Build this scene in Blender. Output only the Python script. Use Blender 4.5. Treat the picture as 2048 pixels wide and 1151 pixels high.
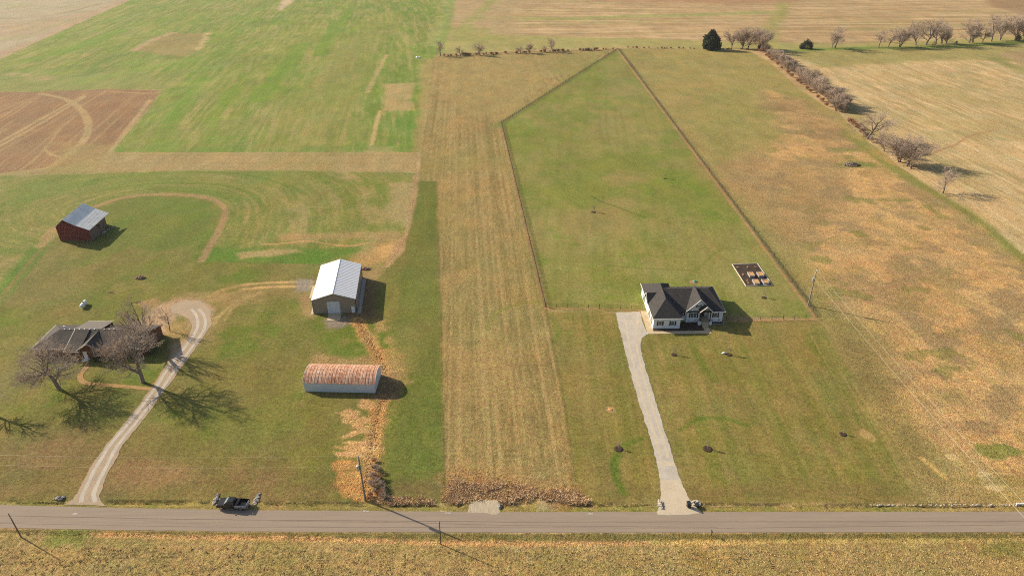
import bpy, math, random
import numpy as np
from mathutils import Vector
for o in list(bpy.data.objects): bpy.data.objects.remove(o)
SC = bpy.context.scene
R = math.radians

# ------------------------------------------------------------------ camera, sky, sun, exposure
W, H = 2048, 1151                       # size of the photograph the coordinates were read from
F = 1365.0; PITCH = R(29.0); HC = 100.0
CT, ST = math.cos(PITCH), math.sin(PITCH)
cam = bpy.data.cameras.new('camera'); co = bpy.data.objects.new('camera', cam)
SC.collection.objects.link(co); SC.camera = co
co.location = (0, 0, HC); co.rotation_euler = (R(90) - PITCH, 0, 0)
cam.sensor_fit = 'HORIZONTAL'; cam.sensor_width = 36; cam.lens = 36 * F / W
cam.clip_start = 1; cam.clip_end = 12000

SUN_EL, SUN_AZ = 27.0, 63.5             # shadows run 63.5 degrees from -y towards +x
sdir = Vector((-math.cos(R(SUN_EL)) * math.sin(R(SUN_AZ)), math.cos(R(SUN_EL)) * math.cos(R(SUN_AZ)), math.sin(R(SUN_EL))))
sl = bpy.data.lights.new('sun', 'SUN'); so = bpy.data.objects.new('sun', sl); SC.collection.objects.link(so)
sl.energy = 5.0; sl.angle = R(0.6); sl.color = (1.0, 0.86, 0.66)
so.rotation_euler = sdir.to_track_quat('Z', 'Y').to_euler(); so.location = sdir * 400
wd = bpy.data.worlds.new('World'); SC.world = wd; wd.use_nodes = True
wn = wd.node_tree; bg = wn.nodes['Background']
sky = wn.nodes.new('ShaderNodeTexSky'); sky.sky_type = 'NISHITA'; sky.sun_disc = False
sky.sun_elevation = R(SUN_EL); sky.sun_rotation = math.atan2(sdir.x, sdir.y)
sky.air_density = 1.0; sky.dust_density = 2.0
wn.links.new(sky.outputs[0], bg.inputs[0]); bg.inputs[1].default_value = 0.085
SC.view_settings.view_transform = 'Standard'; SC.view_settings.look = 'None'
SC.view_settings.gamma = 1; SC.view_settings.exposure = 0.62
SC.cycles.max_bounces = 5; SC.cycles.use_denoising = False; SC.cycles.filter_width = 1.05

# ------------------------------------------------------------------ small helpers
def g(px, py, z=0.0):
    """the point at height z seen at pixel px,py of the photograph"""
    u = (px - W / 2) / F; v = -(py - H / 2) / F
    dx, dy, dz = u, CT + v * ST, -ST + v * CT
    t = (z - HC) / dz
    return (dx * t, dy * t)
def tag(o, label=None, cat=None, group=None, kind=None):
    if label: o['label'] = label
    if cat: o['category'] = cat
    if group: o['group'] = group
    if kind: o['kind'] = kind
    return o
def link(o): SC.collection.objects.link(o); return o
def empty(name, loc, label=None, cat=None, group=None, rz=0):
    o = link(bpy.data.objects.new(name, None)); o.location = loc; o.rotation_euler = (0, 0, rz)
    return tag(o, label, cat, group)
def mesh_np(name, V, Fc, mat, parent=None, smooth=False):
    """V (n,3) array, Fc (m,k) array of faces that all have k corners"""
    me = bpy.data.meshes.new(name); V = np.asarray(V, np.float32); Fc = np.asarray(Fc, np.int32)
    k = Fc.shape[1]
    me.vertices.add(len(V)); me.vertices.foreach_set('co', V.ravel())
    me.loops.add(Fc.size); me.loops.foreach_set('vertex_index', Fc.ravel())
    me.polygons.add(len(Fc)); me.polygons.foreach_set('loop_start', np.arange(0, Fc.size, k, dtype=np.int32))
    me.polygons.foreach_set('loop_total', np.full(len(Fc), k, np.int32))
    if smooth: me.polygons.foreach_set('use_smooth', np.ones(len(Fc), bool))
    me.update(); me.validate()
    if mat: me.materials.append(mat)
    o = link(bpy.data.objects.new(name, me)); o.parent = parent
    return o
def s2l(c):
    c = np.asarray(c, float) / 255.0
    return np.where(c <= .04045, c / 12.92, ((c + .055) / 1.055) ** 2.4)
KL = np.array([1.42, 1.41, 1.36])          # how much brighter than its base colour open ground shows under this sun
def alb(c): return s2l(c) / KL

# ------------------------------------------------------------------ materials
def mat(name, col, rough=.85, spec=.3, metal=0., noise=(), bump=None, srgb=True, coords='Object', stretch=(1, 1, 1), rot=0, emis=None):
    """noise: list of (scale, colour_to_mix, amount, lo, hi); bump: (scale, strength, distance)"""
    m = bpy.data.materials.new(name); m.use_nodes = True; nt = m.node_tree; N, L = nt.nodes, nt.links
    b = N['Principled BSDF']; b.inputs['Roughness'].default_value = rough
    b.inputs['Specular IOR Level'].default_value = spec; b.inputs['Metallic'].default_value = metal
    c0 = alb(col) if srgb else np.array(col)
    tc = N.new('ShaderNodeTexCoord'); mp = N.new('ShaderNodeMapping'); mp.inputs['Scale'].default_value = stretch
    mp.inputs['Rotation'].default_value = (0, 0, rot)
    L.new(tc.outputs[coords], mp.inputs[0])
    cur = N.new('ShaderNodeRGB'); cur.outputs[0].default_value = (*c0, 1); cur = cur.outputs[0]
    for (sc, c, amt, lo, hi) in noise:
        nz = N.new('ShaderNodeTexNoise'); nz.inputs['Scale'].default_value = sc; nz.inputs['Detail'].default_value = 5
        nz.inputs['Roughness'].default_value = .65
        L.new(mp.outputs[0], nz.inputs['Vector'])
        mr = N.new('ShaderNodeMapRange'); mr.inputs[1].default_value = lo; mr.inputs[2].default_value = hi
        mr.inputs[4].default_value = amt; L.new(nz.outputs[0], mr.inputs[0])
        mx = N.new('ShaderNodeMix'); mx.data_type = 'RGBA'; L.new(mr.outputs[0], mx.inputs[0]); L.new(cur, mx.inputs[6])
        mx.inputs[7].default_value = (*(alb(c) if srgb else c), 1); cur = mx.outputs[2]
    L.new(cur, b.inputs['Base Color'])
    if bump:
        nz = N.new('ShaderNodeTexNoise'); nz.inputs['Scale'].default_value = bump[0]; nz.inputs['Detail'].default_value = 4
        L.new(mp.outputs[0], nz.inputs['Vector'])
        bp = N.new('ShaderNodeBump'); bp.inputs['Strength'].default_value = bump[1]; bp.inputs['Distance'].default_value = bump[2]
        L.new(nz.outputs[0], bp.inputs['Height']); L.new(bp.outputs[0], b.inputs['Normal'])
    return m

# ------------------------------------------------------------------ noise on arrays of ground points
RS = np.random.RandomState(7)
TAB = RS.rand(512 * 512).astype(np.float32)
def vnoise(x, y, seed):
    x = x + seed * 17.31; y = y + seed * 9.17
    xi = np.floor(x).astype(np.int64); yi = np.floor(y).astype(np.int64)
    fx = (x - xi); fy = (y - yi); fx = fx * fx * (3 - 2 * fx); fy = fy * fy * (3 - 2 * fy)
    def t(a, b): return TAB[((a * 73856093) ^ (b * 19349663) ^ (seed * 83492791)) & 262143]
    return (t(xi, yi) * (1 - fx) + t(xi + 1, yi) * fx) * (1 - fy) + (t(xi, yi + 1) * (1 - fx) + t(xi + 1, yi + 1) * fx) * fy
def fbm(x, y, s, seed, octv=4, gain=.55):
    v = 0; a = 1; tot = 0
    for i in range(octv):
        v = v + a * vnoise(x / s * 2 ** i, y / s * 2 ** i, seed + i * 13); tot += a; a *= gain
    return v / tot
def sst(a, b, v):
    t = np.clip((v - a) / (b - a), 0, 1); return t * t * (3 - 2 * t)
def dirn(pa, pb):
    a = np.array(g(*pa)); b = np.array(g(*pb)); d = b - a; return d / np.linalg.norm(d)
def aniso(X, Y, d, across, along, seed, octv=4):
    u = X * d[0] + Y * d[1]; v = -X * d[1] + Y * d[0]
    return fbm(u / along, v / across, 1.0, seed, octv)
def sd_poly(X, Y, P):
    """signed distance, positive inside"""
    P = np.asarray(P); n = len(P); dm = np.full(X.shape, 1e18); ins = np.zeros(X.shape, bool)
    for i in range(n):
        ax, ay = P[i]; bx, by = P[(i + 1) % n]; ex, ey = bx - ax, by - ay
        t = np.clip(((X - ax) * ex + (Y - ay) * ey) / (ex * ex + ey * ey + 1e-12), 0, 1)
        dm = np.minimum(dm, (X - ax - t * ex) ** 2 + (Y - ay - t * ey) ** 2)
        c = ((ay > Y) != (by > Y))
        if ey != 0: ins ^= c & (X < ex * (Y - ay) / ey + ax)
    dm = np.sqrt(dm); return np.where(ins, dm, -dm)
def d_line(X, Y, P):
    dm = np.full(X.shape, 1e18)
    for i in range(len(P) - 1):
        ax, ay = P[i]; bx, by = P[i + 1]; ex, ey = bx - ax, by - ay
        t = np.clip(((X - ax) * ex + (Y - ay) * ey) / (ex * ex + ey * ey + 1e-12), 0, 1)
        dm = np.minimum(dm, (X - ax - t * ex) ** 2 + (Y - ay - t * ey) ** 2)
    return np.sqrt(dm)
def smooth_line(P, n=8):
    """Catmull-Rom through pixel points, returned as ground points"""
    Q = [np.array(g(*p)) for p in P]; Q = [2 * Q[0] - Q[1]] + Q + [2 * Q[-1] - Q[-2]]; out = []
    for i in range(1, len(Q) - 2):
        for k in range(n):
            t = k / n; a, b, c, d = Q[i - 1], Q[i], Q[i + 1], Q[i + 2]
            out.append(.5 * ((2 * b) + (c - a) * t + (2 * a - 5 * b + 4 * c - d) * t * t + (3 * b - a - 3 * c + d) * t ** 3))
    out.append(Q[-2]); return out

class Paint:
    def __init__(s, X, Y):
        s.X, s.Y = X, Y; n = len(X); s.C = np.zeros((n, 3)); s.B = np.full(n, .35); s.Z = np.zeros(n)
    def _sub(s, P, pad):
        P = np.asarray(P); lo = P.min(0) - pad; hi = P.max(0) + pad
        return np.nonzero((s.X > lo[0]) & (s.X < hi[0]) & (s.Y > lo[1]) & (s.Y < hi[1]))[0]
    def put(s, idx, m, col, bump=None):
        if len(idx) == 0: return
        m = np.clip(m, 0, 1)[:, None]
        c = alb(col) if not callable(col) else col(s.X[idx], s.Y[idx])
        s.C[idx] = s.C[idx] * (1 - m) + c * m
        if bump is not None: s.B[idx] = s.B[idx] * (1 - m[:, 0]) + bump * m[:, 0]
    def poly(s, P, col, soft=1., wob=.6, ws=4., alpha=1., bump=None, seed=1, world=False, tex=None):
        Pw = P if world else [g(*p) for p in P]
        i = s._sub(Pw, soft + wob + 1)
        if len(i) == 0: return
        x, y = s.X[i], s.Y[i]
        sd = sd_poly(x, y, Pw) + (fbm(x, y, ws, seed, 4) - .5) * 2 * wob
        m = sst(-soft, soft, sd) * alpha
        if tex is not None: m = m * tex(x, y)
        s.put(i, m, col, bump)
    def stroke(s, P, w, col, soft=.4, wob=.3, ws=3., alpha=1., bump=None, seed=2, brk=0, sm=True):
        Pw = smooth_line(P) if sm and len(P) > 2 else [g(*p) for p in P]
        i = s._sub(Pw, w + soft + wob)
        if len(i) == 0: return
        x, y = s.X[i], s.Y[i]
        d = d_line(x, y, Pw) + (fbm(x, y, ws, seed, 3) - .5) * 2 * wob
        m = (1 - sst(w / 2 - soft, w / 2 + soft, d)) * alpha
        if brk: m = m * sst(brk - .1, brk + .1, fbm(x, y, 5., seed + 5, 3))
        s.put(i, m, col, bump)
    def blob(s, p, rx, ry, col, alpha=1., wob=.4, ws=2., soft=.5, bump=None, seed=3, rot=0):
        cx, cy = g(*p); r = max(rx, ry) * 1.8 + 1
        i = np.nonzero((abs(s.X - cx) < r) & (abs(s.Y - cy) < r))[0]
        if len(i) == 0: return
        x, y = s.X[i] - cx, s.Y[i] - cy; ca, sa = math.cos(rot), math.sin(rot)
        q = np.sqrt(((x * ca + y * sa) / rx) ** 2 + ((-x * sa + y * ca) / ry) ** 2) + (fbm(s.X[i], s.Y[i], ws, seed, 3) - .5) * 2 * wob
        s.put(i, (1 - sst(1 - soft, 1 + soft, q)) * alpha, col, bump)

def mix2(a, b, t): return a * (1 - t[:, None]) + b * t[:, None]
def tone(base, cols):
    """colour function: base plus list of (colour, f(x,y)->mask)"""
    def f(x, y):
        c = np.tile(alb(base), (len(x), 1))
        for col, fn in cols: c = mix2(c, alb(col), np.clip(fn(x, y), 0, 1) * .78)
        return c
    return f

ARC = [(188, 414), (238, 397), (300, 389), (380, 391), (428, 400), (450, 417), (447, 440), (430, 475), (403, 522)]
def paint_ground(X, Y):
    P = Paint(X, Y); N = np.arange(len(X))
    # far fields and everything not named below: pale stubble drilled left to right
    P.put(N, np.ones(len(X)), tone((196, 166, 120), [
        ((166, 150, 92), lambda x, y: .8 * sst(.48, .66, aniso(x, y, (1, .03), 9, 130, 3, 5))),
        ((212, 184, 138), lambda x, y: .9 * sst(.5, .66, aniso(x, y, (1, .03), 6, 70, 5, 5))),
        ((162, 134, 92), lambda x, y: .7 * sst(.5, .66, aniso(x, y, (1, .03), 6, 40, 6, 5))),
        ((176, 146, 104), lambda x, y: .5 * sst(.5, .7, fbm(x, y, 60, 8)))]), .3)
    P.stroke([(975, 36), (1120, 38), (1260, 33), (1400, 30), (1560, 24)], 22, (150, 158, 84), 9, 5, 20, .75, brk=.3)
    P.stroke([(1000, 50), (1200, 45), (1400, 42)], 12, (160, 160, 92), 6, 5, 20, .5, brk=.42)
    P.stroke([(1640, 60), (1800, 57), (2048, 45)], 9, (158, 156, 92), 5, 5, 20, .5, brk=.45)
    P.stroke([(1555, 105), (1540, 60), (1565, 20), (1560, -10)], 14, (160, 154, 84), 6, 6, 20, .7)
    P.poly([(1180, -30), (1180, 3), (1500, 8), (1580, 4), (1700, -30)], (178, 138, 100), 12, 10, 30, .8)
    P.poly([(1960, -20), (1985, 14), (2048, 30), (2300, 60), (2300, -20)], (160, 128, 92), 8, 5, 30, .8)
    P.poly([(905, -20), (896, 20), (890, 60), (900, 75), (1040, 72), (1040, -20)], (182, 158, 112), 10, 10, 20, .7)
    P.stroke([(985, 0), (960, 25), (930, 55), (925, 80)], 14, (154, 158, 82), 6, 8, 15, .8, brk=.4)
    P.poly([(870, 84), (1000, 70), (1240, 76), (1500, 85), (1700, 88), (2100, 70), (2100, 84), (1700, 96), (1560, 102), (1240, 94), (880, 108)], (168, 162, 94), 5, 5, 15, .85)
    P.poly([(880, 55), (980, 55), (1010, 80), (880, 84)], (158, 158, 82), 6, 8, 12, .6)
    # pale far-left field
    P.poly([(-300, -30), (330, -30), (262, 0), (150, 50), (0, 118), (-150, 190), (-500, 200)], tone((180, 166, 132), [
        ((160, 162, 100), lambda x, y: .6 * sst(.48, .7, fbm(x, y, 70, 21))),
        ((186, 152, 120), lambda x, y: .6 * sst(.45, .65, fbm(x, y, 90, 25)))]), 3, 2, 20, bump=.3)
    P.stroke([(-20, 38), (60, 36), (120, 28), (200, 8)], 4, (150, 130, 100), 2, 2, 20, .7)
    P.stroke([(-20, 82), (60, 68), (100, 55), (160, 35)], 5, (160, 158, 100), 3, 2, 20, .6)
    P.stroke([(262, -4), (200, 28), (110, 72), (0, 120)], 22, (186, 158, 120), 8, 5, 25, .8)
    # big green winter-wheat field
    d1 = dirn((313, 250), (363, 202))
    d2 = dirn((745, 240), (775, 110))
    green = tone((127, 142, 52), [
        ((143, 148, 64), lambda x, y: .75 * sst(.42, .68, fbm(x, y, 75, 31, 3))),
        ((106, 138, 46), lambda x, y: .8 * sst(.5, .66, aniso(x, y, d1, 12, 80, 33, 3))),
        ((112, 146, 40), lambda x, y: .85 * sst(.52, .66, aniso(x, y, d1, 16, 60, 38, 3))),
        ((118, 134, 66), lambda x, y: .5 * sst(.5, .62, fbm(x, y, 22, 34, 4))),
        ((184, 166, 106), lambda x, y: .8 * sst(.52, .7, aniso(x, y, d1, 2.0, 40, 35, 5)) * sst(.35, .55, fbm(x, y, 55, 37, 2))),
        ((168, 166, 92), lambda x, y: .5 * sst(.42, .7, aniso(x, y, d1, 1.2, 14, 36, 3))),
        ((170, 160, 100), lambda x, y: .6 * sst(.55, .75, aniso(x, y, d1, 1.6, 30, 39, 3)))])
    P.poly([(400, -60), (262, 0), (150, 50), (0, 118), (-150, 185), (-150, 184), (0, 184), (70, 184), (215, 178), (322, 180), (292, 225), (217, 305), (835, 305), (848, 240), (868, 110), (870, 85), (903, 0), (915, -40)], green, 1.0, 1, 6, bump=.45)
    P.poly([(640, 90), (760, 60), (720, 200), (680, 300), (560, 300), (600, 170)], (158, 150, 84), 14, 12, 40, .5, seed=9)
    for (a_, b_, c_, w_) in [((405, 160), (350, 230), (318, 300), 9), ((470, 170), (430, 240), (425, 303), 7), ((600, 90), (560, 150), (520, 200), 14), ((700, 20), (660, 70), (640, 110), 12), ((240, 60), (140, 100), (60, 120), 12)]: P.stroke([a_, b_, c_], w_, (112, 148, 38), 4, 3, 12, .65)
    P.poly([(330, 240), (830, 225), (835, 304), (222, 304)], (150, 144, 82), 6, 4, 10, .6, tex=lambda x, y: sst(.48, .62, aniso(x, y, (1, 0), 1.1, 60, 48, 4)))
    P.poly([(0, 155), (120, 150), (230, 140), (300, 150), (330, 175), (215, 178), (0, 184)], (148, 150, 84), 3, 6, 20, .6)
    P.stroke([(165, 168), (180, 160), (250, 146), (330, 128), (390, 118)], 8, (138, 162, 66), 5, 3, 15, .7)
    P.stroke([(0, 160), (70, 153), (150, 152), (180, 148), (215, 140)], 4, (104, 132, 60), 2.5, 2, 15, .75)
    P.poly([(272, 102), (318, 76), (352, 68), (415, 66), (402, 96), (372, 112), (330, 110), (300, 104)], (160, 142, 88), 5, 4, 14, .85, seed=5)
    P.stroke([(268, 102), (300, 82), (345, 66)], 7, (196, 164, 122), 3, 2, 6, .8, brk=.3)
    P.stroke([(395, 100), (408, 82), (416, 66)], 5, (196, 176, 122), 2, 2, 6, .8, brk=.35)
    P.poly([(556, 18), (562, 4), (572, -10), (600, -10), (585, 4), (562, 22)], (204, 180, 140), 3, 4, 8, .95)
    P.stroke([(10, 150), (60, 150), (90, 158)], 10, (186, 158, 112), 4, 4, 10, .6, brk=.4)
    P.poly([(770, 168), (828, 166), (820, 220), (762, 222)], (192, 164, 112), 2.5, 3, 8, .85, seed=14, tex=lambda x, y: .55 + .45 * aniso(x, y, d2, 1.2, 20, 41) * 1.6)
    P.stroke([(760, 222), (750, 260), (743, 290)], 2.2, (206, 178, 120), .8, .6, 6, .9)
    P.stroke([(773, 110), (757, 140), (735, 185)], 3, (196, 170, 116), 1.2, 1, 6, .8, brk=.3)
    P.poly([(828, 222), (846, 222), (836, 304), (752, 300), (765, 225)], (96, 144, 48), 3, 3, 12, .55, seed=16, tex=lambda x, y: sst(.35, .6, aniso(x, y, d2, 2, 25, 43)))
    P.poly([(735, 292), (785, 294), (782, 305), (732, 305)], (192, 168, 120), 2, 3, 7, .8)
    P.poly([(840, 130), (856, 128), (846, 170), (836, 170)], (176, 162, 100), 3, 4, 10, .7)
    P.stroke([(905, -10), (890, 50), (876, 90), (868, 112)], 11, (128, 156, 66), 4, 2, 10, .8)
    P.stroke([(893, 0), (880, 40), (866, 90)], 12, (180, 170, 108), 6, 3, 8, .6, brk=.4)
    P.poly([(217, 288), (420, 292), (830, 290), (832, 304), (220, 305)], (106, 140, 56), 3, 3, 10, .5, tex=lambda x, y: sst(.4, .6, fbm(x, y, 25, 47)))
    P.stroke([(860, 120), (848, 200), (838, 300)], 6, (172, 150, 92), 2.5, 2, 6, .8)
    # brown worked field at the left
    rowd = dirn((60, 330), (200, 215))
    P.poly([(-400, 184), (0, 184), (70, 184), (215, 178), (322, 181), (290, 226), (217, 305), (160, 330), (0, 348), (-400, 352)], tone((160, 126, 88), [
        ((146, 112, 78), lambda x, y: .5 * sst(.45, .7, fbm(x, y, 30, 51))),
        ((182, 152, 106), lambda x, y: .75 * sst(.54, .72, aniso(x, y, rowd, 1.4, 70, 53))),
        ((142, 110, 76), lambda x, y: .4 * (np.sin((-x * rowd[1] + y * rowd[0]) * 2 * math.pi / 3.0) > .3))]), .8, .6, 5, bump=.5)
    for off in (0, 8):
        P.stroke([(78 + off, 187), (128 + off, 199), (160 + off, 222), (173 + off, 252), (160 + off, 285), (120 + off, 318), (85 + off, 345)], 1.9, (190, 164, 112), .7, .4, 3, .8)
        P.stroke([(-30, 300 + off), (40, 262 + off), (100, 228 + off), (170, 190 + off * .4)], 2.0, (190, 164, 112), .7, .4, 3, .8)
    P.stroke([(120, 258), (100, 285), (70, 318), (40, 342)], 1.4, (184, 156, 104), .6, .4, 3, .7)
    P.stroke([(92, 300), (105, 310), (150, 318)], 1.6, (196, 172, 120), .6, .4, 3, .7)
    P.stroke([(222, 183), (300, 187), (320, 184)], 2.4, (188, 160, 108), 1, .6, 3, .7)
    P.stroke([(-50, 245), (60, 196)], 1.6, (184, 156, 104), .8, .4, 3, .6)
    P.stroke([(-50, 330), (130, 230), (215, 180)], 1.4, (182, 154, 104), .8, .4, 3, .6)
    P.stroke([(300, 200), (218, 306)], 2.6, (196, 170, 120), 1.0, .6, 4, .7)
    P.poly([(120, 285), (222, 290), (205, 330), (100, 340)], (172, 148, 92), 3, 5, 6, .7)
    # tan fallow band
    P.poly([(-400, 346), (0, 346), (150, 328), (217, 305), (500, 305), (836, 305), (834, 346), (620, 341), (420, 341), (215, 346), (0, 352), (-400, 356)], tone((176, 152, 102), [
        ((160, 146, 84), lambda x, y: .8 * sst(.42, .66, fbm(x, y, 22, 61))),
        ((196, 170, 120), lambda x, y: .5 * sst(.5, .7, aniso(x, y, (0, 1), .8, 6, 63))),
        ((150, 138, 80), lambda x, y: .45 * (np.sin(y * 2 * math.pi / 1.9) > .2))]), .8, .6, 4, bump=.5)
    # lower drilled field wrapped round the barn lawn
    arcw = smooth_line(ARC)
    def arcn(x, y, seed, w, l):
        return fbm(d_line(x, y, arcw) / w, (y + .3 * x) / l, 1., seed, 4)
    P.poly([(-400, 354), (0, 352), (215, 346), (420, 341), (620, 341), (836, 346), (834, 400), (826, 450), (800, 500), (775, 533), (700, 531), (640, 527), (400, 523), (-60, 660), (-400, 800)], tone((136, 138, 68), [
        ((108, 130, 46), lambda x, y: .8 * sst(.48, .64, arcn(x, y, 71, 9, 60))),
        ((182, 158, 108), lambda x, y: .8 * sst(.5, .66, arcn(x, y, 75, 6, 30)) * sst(.4, .52, fbm(x, y, 24, 77, 2))),
        ((172, 152, 92), lambda x, y: .6 * sst(.46, .66, arcn(x, y, 79, 1.0, 9))),
        ((116, 126, 56), lambda x, y: .5 * sst(.5, .66, fbm(x, y, 1.6, 80, 3)))]), .8, .5, 4, bump=.5)
    P.poly([(0, 352), (215, 346), (420, 341), (560, 345), (540, 368), (300, 370), (200, 385), (0, 420)], (116, 138, 56), 5, 4, 15, .5, tex=lambda x, y: sst(.35, .6, fbm(x, y, 30, 81)))
    P.poly([(780, 368), (828, 365), (820, 440), (808, 452), (775, 430)], (184, 160, 112), 3, 3, 6, .75)
    P.poly([(403, 521), (418, 498), (520, 496), (640, 500), (700, 492), (720, 500), (690, 510), (640, 527)], (92, 132, 42), 2, 2, 8, .75, seed=6)
    P.poly([(475, 506), (520, 499), (590, 499), (600, 504), (560, 511), (480, 517)], (184, 160, 108), 1.5, 1.5, 4, .85, seed=7)
    P.stroke([(404, 522), (500, 525), (640, 527)], 1.5, (92, 128, 40), .6, .3, 3, .9)
    P.stroke([(500, 487), (545, 488), (580, 485), (620, 482), (665, 489), (705, 491), (735, 486), (765, 484)], 1.2, (200, 160, 106), .5, .6, 3, .9, brk=.35)
    P.poly([(560, 468), (640, 466), (735, 462), (800, 466), (790, 480), (700, 476), (560, 480)], (178, 148, 98), 2.5, 2.5, 6, .75, seed=11)
    P.poly([(730, 497), (760, 482), (800, 478), (800, 500), (785, 525), (735, 533), (700, 528)], (186, 150, 96), 3, 3, 4, .85, seed=12)
    P.blob((775, 498), 4.5, 5, (214, 174, 110), .85, .5, 3)
    P.stroke([(834, 350), (828, 420), (818, 465), (797, 500), (780, 530)], 3.6, (186, 152, 110), 1.2, .9, 3, .85, bump=.8)
    # left farmyard lawns
    lawnL = tone((126, 124, 58), [
        ((106, 127, 42), lambda x, y: .9 * sst(.46, .64, fbm(x, y, 14, 91, 5))),
        ((146, 134, 74), lambda x, y: .7 * sst(.46, .7, fbm(x, y, 5, 93, 5))),
        ((142, 126, 76), lambda x, y: .55 * sst(.52, .7, fbm(x, y, 26, 95)))])
    P.poly([(-400, 790), (-60, 655), (30, 552), (82, 492), (118, 470), (150, 430), (188, 414)] + ARC + [(403, 523), (640, 528), (778, 534), (808, 500), (834, 400), (838, 362), (872, 362), (882, 700), (888, 990), (888, 1004), (-400, 1004)], lawnL, .6, .5, 3, bump=.4)
    P.poly([(188, 416), (238, 400), (300, 392), (380, 394), (428, 404), (444, 420), (440, 440), (420, 478), (380, 500), (240, 490), (180, 480)], (110, 128, 50), 3, 4, 10, .6)
    P.stroke(ARC, 2.5, (172, 142, 98), .8, .5, 2, .9, bump=.5)
    P.stroke([(84, 488), (30, 552), (-60, 655)], 6, (96, 134, 44), 1.5, .8, 5, .8)
    P.stroke([(92, 490), (70, 510), (40, 548), (-50, 660)], 1.4, (150, 124, 76), .6, .4, 3, .7)
    P.stroke([(112, 455), (96, 474), (84, 490)], 4, (186, 154, 106), 1.2, 1, 3, .7)
    P.poly([(838, 363), (872, 363), (876, 520), (884, 800), (887, 985), (790, 985), (775, 900), (800, 780), (790, 640), (810, 520), (830, 440)], tone((116, 121, 56), [
        ((120, 126, 56), lambda x, y: .8 * sst(.45, .65, aniso(x, y, (0, 1), 2.5, 30, 97))),
        ((98, 114, 44), lambda x, y: .7 * sst(.5, .68, aniso(x, y, (0, 1), 4, 25, 99)))]), 1.5, 1.2, 6, .8)
    P.poly([(790, 660), (850, 650), (830, 740), (800, 760)], (150, 138, 76), 5, 4, 8, .7)
    P.poly([(259, 656), (281, 640), (300, 622), (322, 605), (361, 595), (400, 598), (427, 614), (426, 650), (400, 684), (372, 720), (345, 745), (335, 700), (345, 672), (320, 668), (306, 690), (296, 668)], (190, 160, 124), 1.2, 1.2, 4, .95, bump=.5)
    P.poly([(340, 640), (372, 636), (384, 654), (376, 676), (345, 690), (330, 668)], (170, 146, 88), 1.5, 1.2, 3, .9)
    P.poly([(352, 628), (370, 632), (372, 640), (345, 646)], (132, 130, 62), 1., 1, 3, .8)
    P.poly([(270, 606), (312, 594), (318, 604), (290, 622)], (178, 142, 98), 1.2, 1.2, 3, .8)
    P.poly([(325, 776), (345, 745), (352, 720), (330, 735), (300, 772)], (186, 144, 92), .8, .8, 3, .7)
    P.poly([(0, 690), (70, 690), (110, 760), (100, 800), (0, 800)], (140, 126, 78), 5, 4, 8, .6)
    # brown thin turf along the road at the left
    P.poly([(-400, 880), (0, 870), (120, 862), (230, 880), (430, 905), (560, 930), (690, 960), (690, 1004), (-400, 1004)], tone((140, 118, 74), [
        ((158, 126, 84), lambda x, y: .7 * sst(.46, .64, fbm(x, y, 12, 101))),
        ((122, 114, 60), lambda x, y: .7 * sst(.48, .66, fbm(x, y, 7, 103)))]), 6, 6, 12, .85, bump=.5)
    P.poly([(215, 935), (260, 920), (390, 930), (400, 960), (240, 968)], (164, 128, 86), 3, 3, 5, .6)
    P.poly([(760, 985), (790, 960), (885, 960), (886, 1004), (760, 1004)], (132, 112, 70), 3, 2, 5, .8)
    P.stroke([(450, 900), (500, 880), (545, 830), (560, 790)], 10, (134, 132, 64), 5, 3, 8, .5)
    # around the metal building
    P.poly([(480, 566), (620, 560), (622, 580), (600, 596), (560, 590), (500, 596), (440, 640), (415, 690), (405, 680), (440, 620)], (158, 136, 84), 3, 4, 5, .75)
    for dy in (0, 9):
        P.stroke([(624, 563 + dy), (560, 564 + dy), (520, 566 + dy), (486, 569 + dy)], 1.2, (216, 180, 118), .5, .4, 2, .85)
        P.stroke([(500, 568 + dy), (450, 578 + dy * 1.4), (418, 592 + dy)], 1.4, (188, 154, 104), .7, .8, 2, .6, brk=.35)
    P.stroke([(500, 590), (470, 604), (440, 630), (425, 650)], 1.3, (196, 170, 114), .7, .7, 2, .7, brk=.25)
    P.stroke([(520, 584), (470, 612), (448, 640)], 1.0, (190, 164, 106), .6, .7, 2, .6, brk=.35)
    P.blob((400, 592), 7, 3, (176, 146, 96), .6, .6, 3); P.blob((470, 598), 8, 3.5, (164, 142, 90), .5, .6, 3)
    P.poly([(596, 559), (624, 559), (624, 582), (596, 584), (590, 572)], (160, 150, 136), 1.2, .8, 2, .85)
    P.poly([(600, 590), (622, 586), (628, 630), (625, 636), (600, 625)], (176, 142, 100), 1.5, 1, 2, .8)
    P.poly([(655, 632), (700, 630), (700, 648), (680, 656), (655, 655), (648, 640)], (160, 144, 128), 1, .6, 2, .9, seed=19)
    P.poly([(700, 628), (730, 540), (750, 560), (748, 640), (700, 645)], (150, 118, 86), 2, 2, 3, .85)
    P.poly([(725, 535), (770, 535), (750, 560), (728, 560)], (170, 146, 100), 2, 2, 3, .7)
    # eroded clay channel running down past the rusty barn
    P.stroke([(716, 640), (730, 668), (745, 690), (757, 712), (768, 735), (776, 765), (770, 795), (758, 820), (752, 850), (748, 880), (742, 920), (735, 960), (732, 992)], 3.6, (206, 160, 98), 1, 1.2, 2, .95, bump=1.4)
    P.stroke([(755, 650), (768, 680), (775, 700), (790, 730), (795, 760)], 5, (190, 156, 98), 2, 2.2, 2.2, .7, brk=.4, bump=1)
    P.poly([(625, 705), (700, 716), (745, 712), (762, 730), (790, 740), (800, 770), (770, 776), (750, 735), (620, 728)], (180, 146, 98), 1.5, 1.5, 4, .75, bump=.8)
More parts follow.
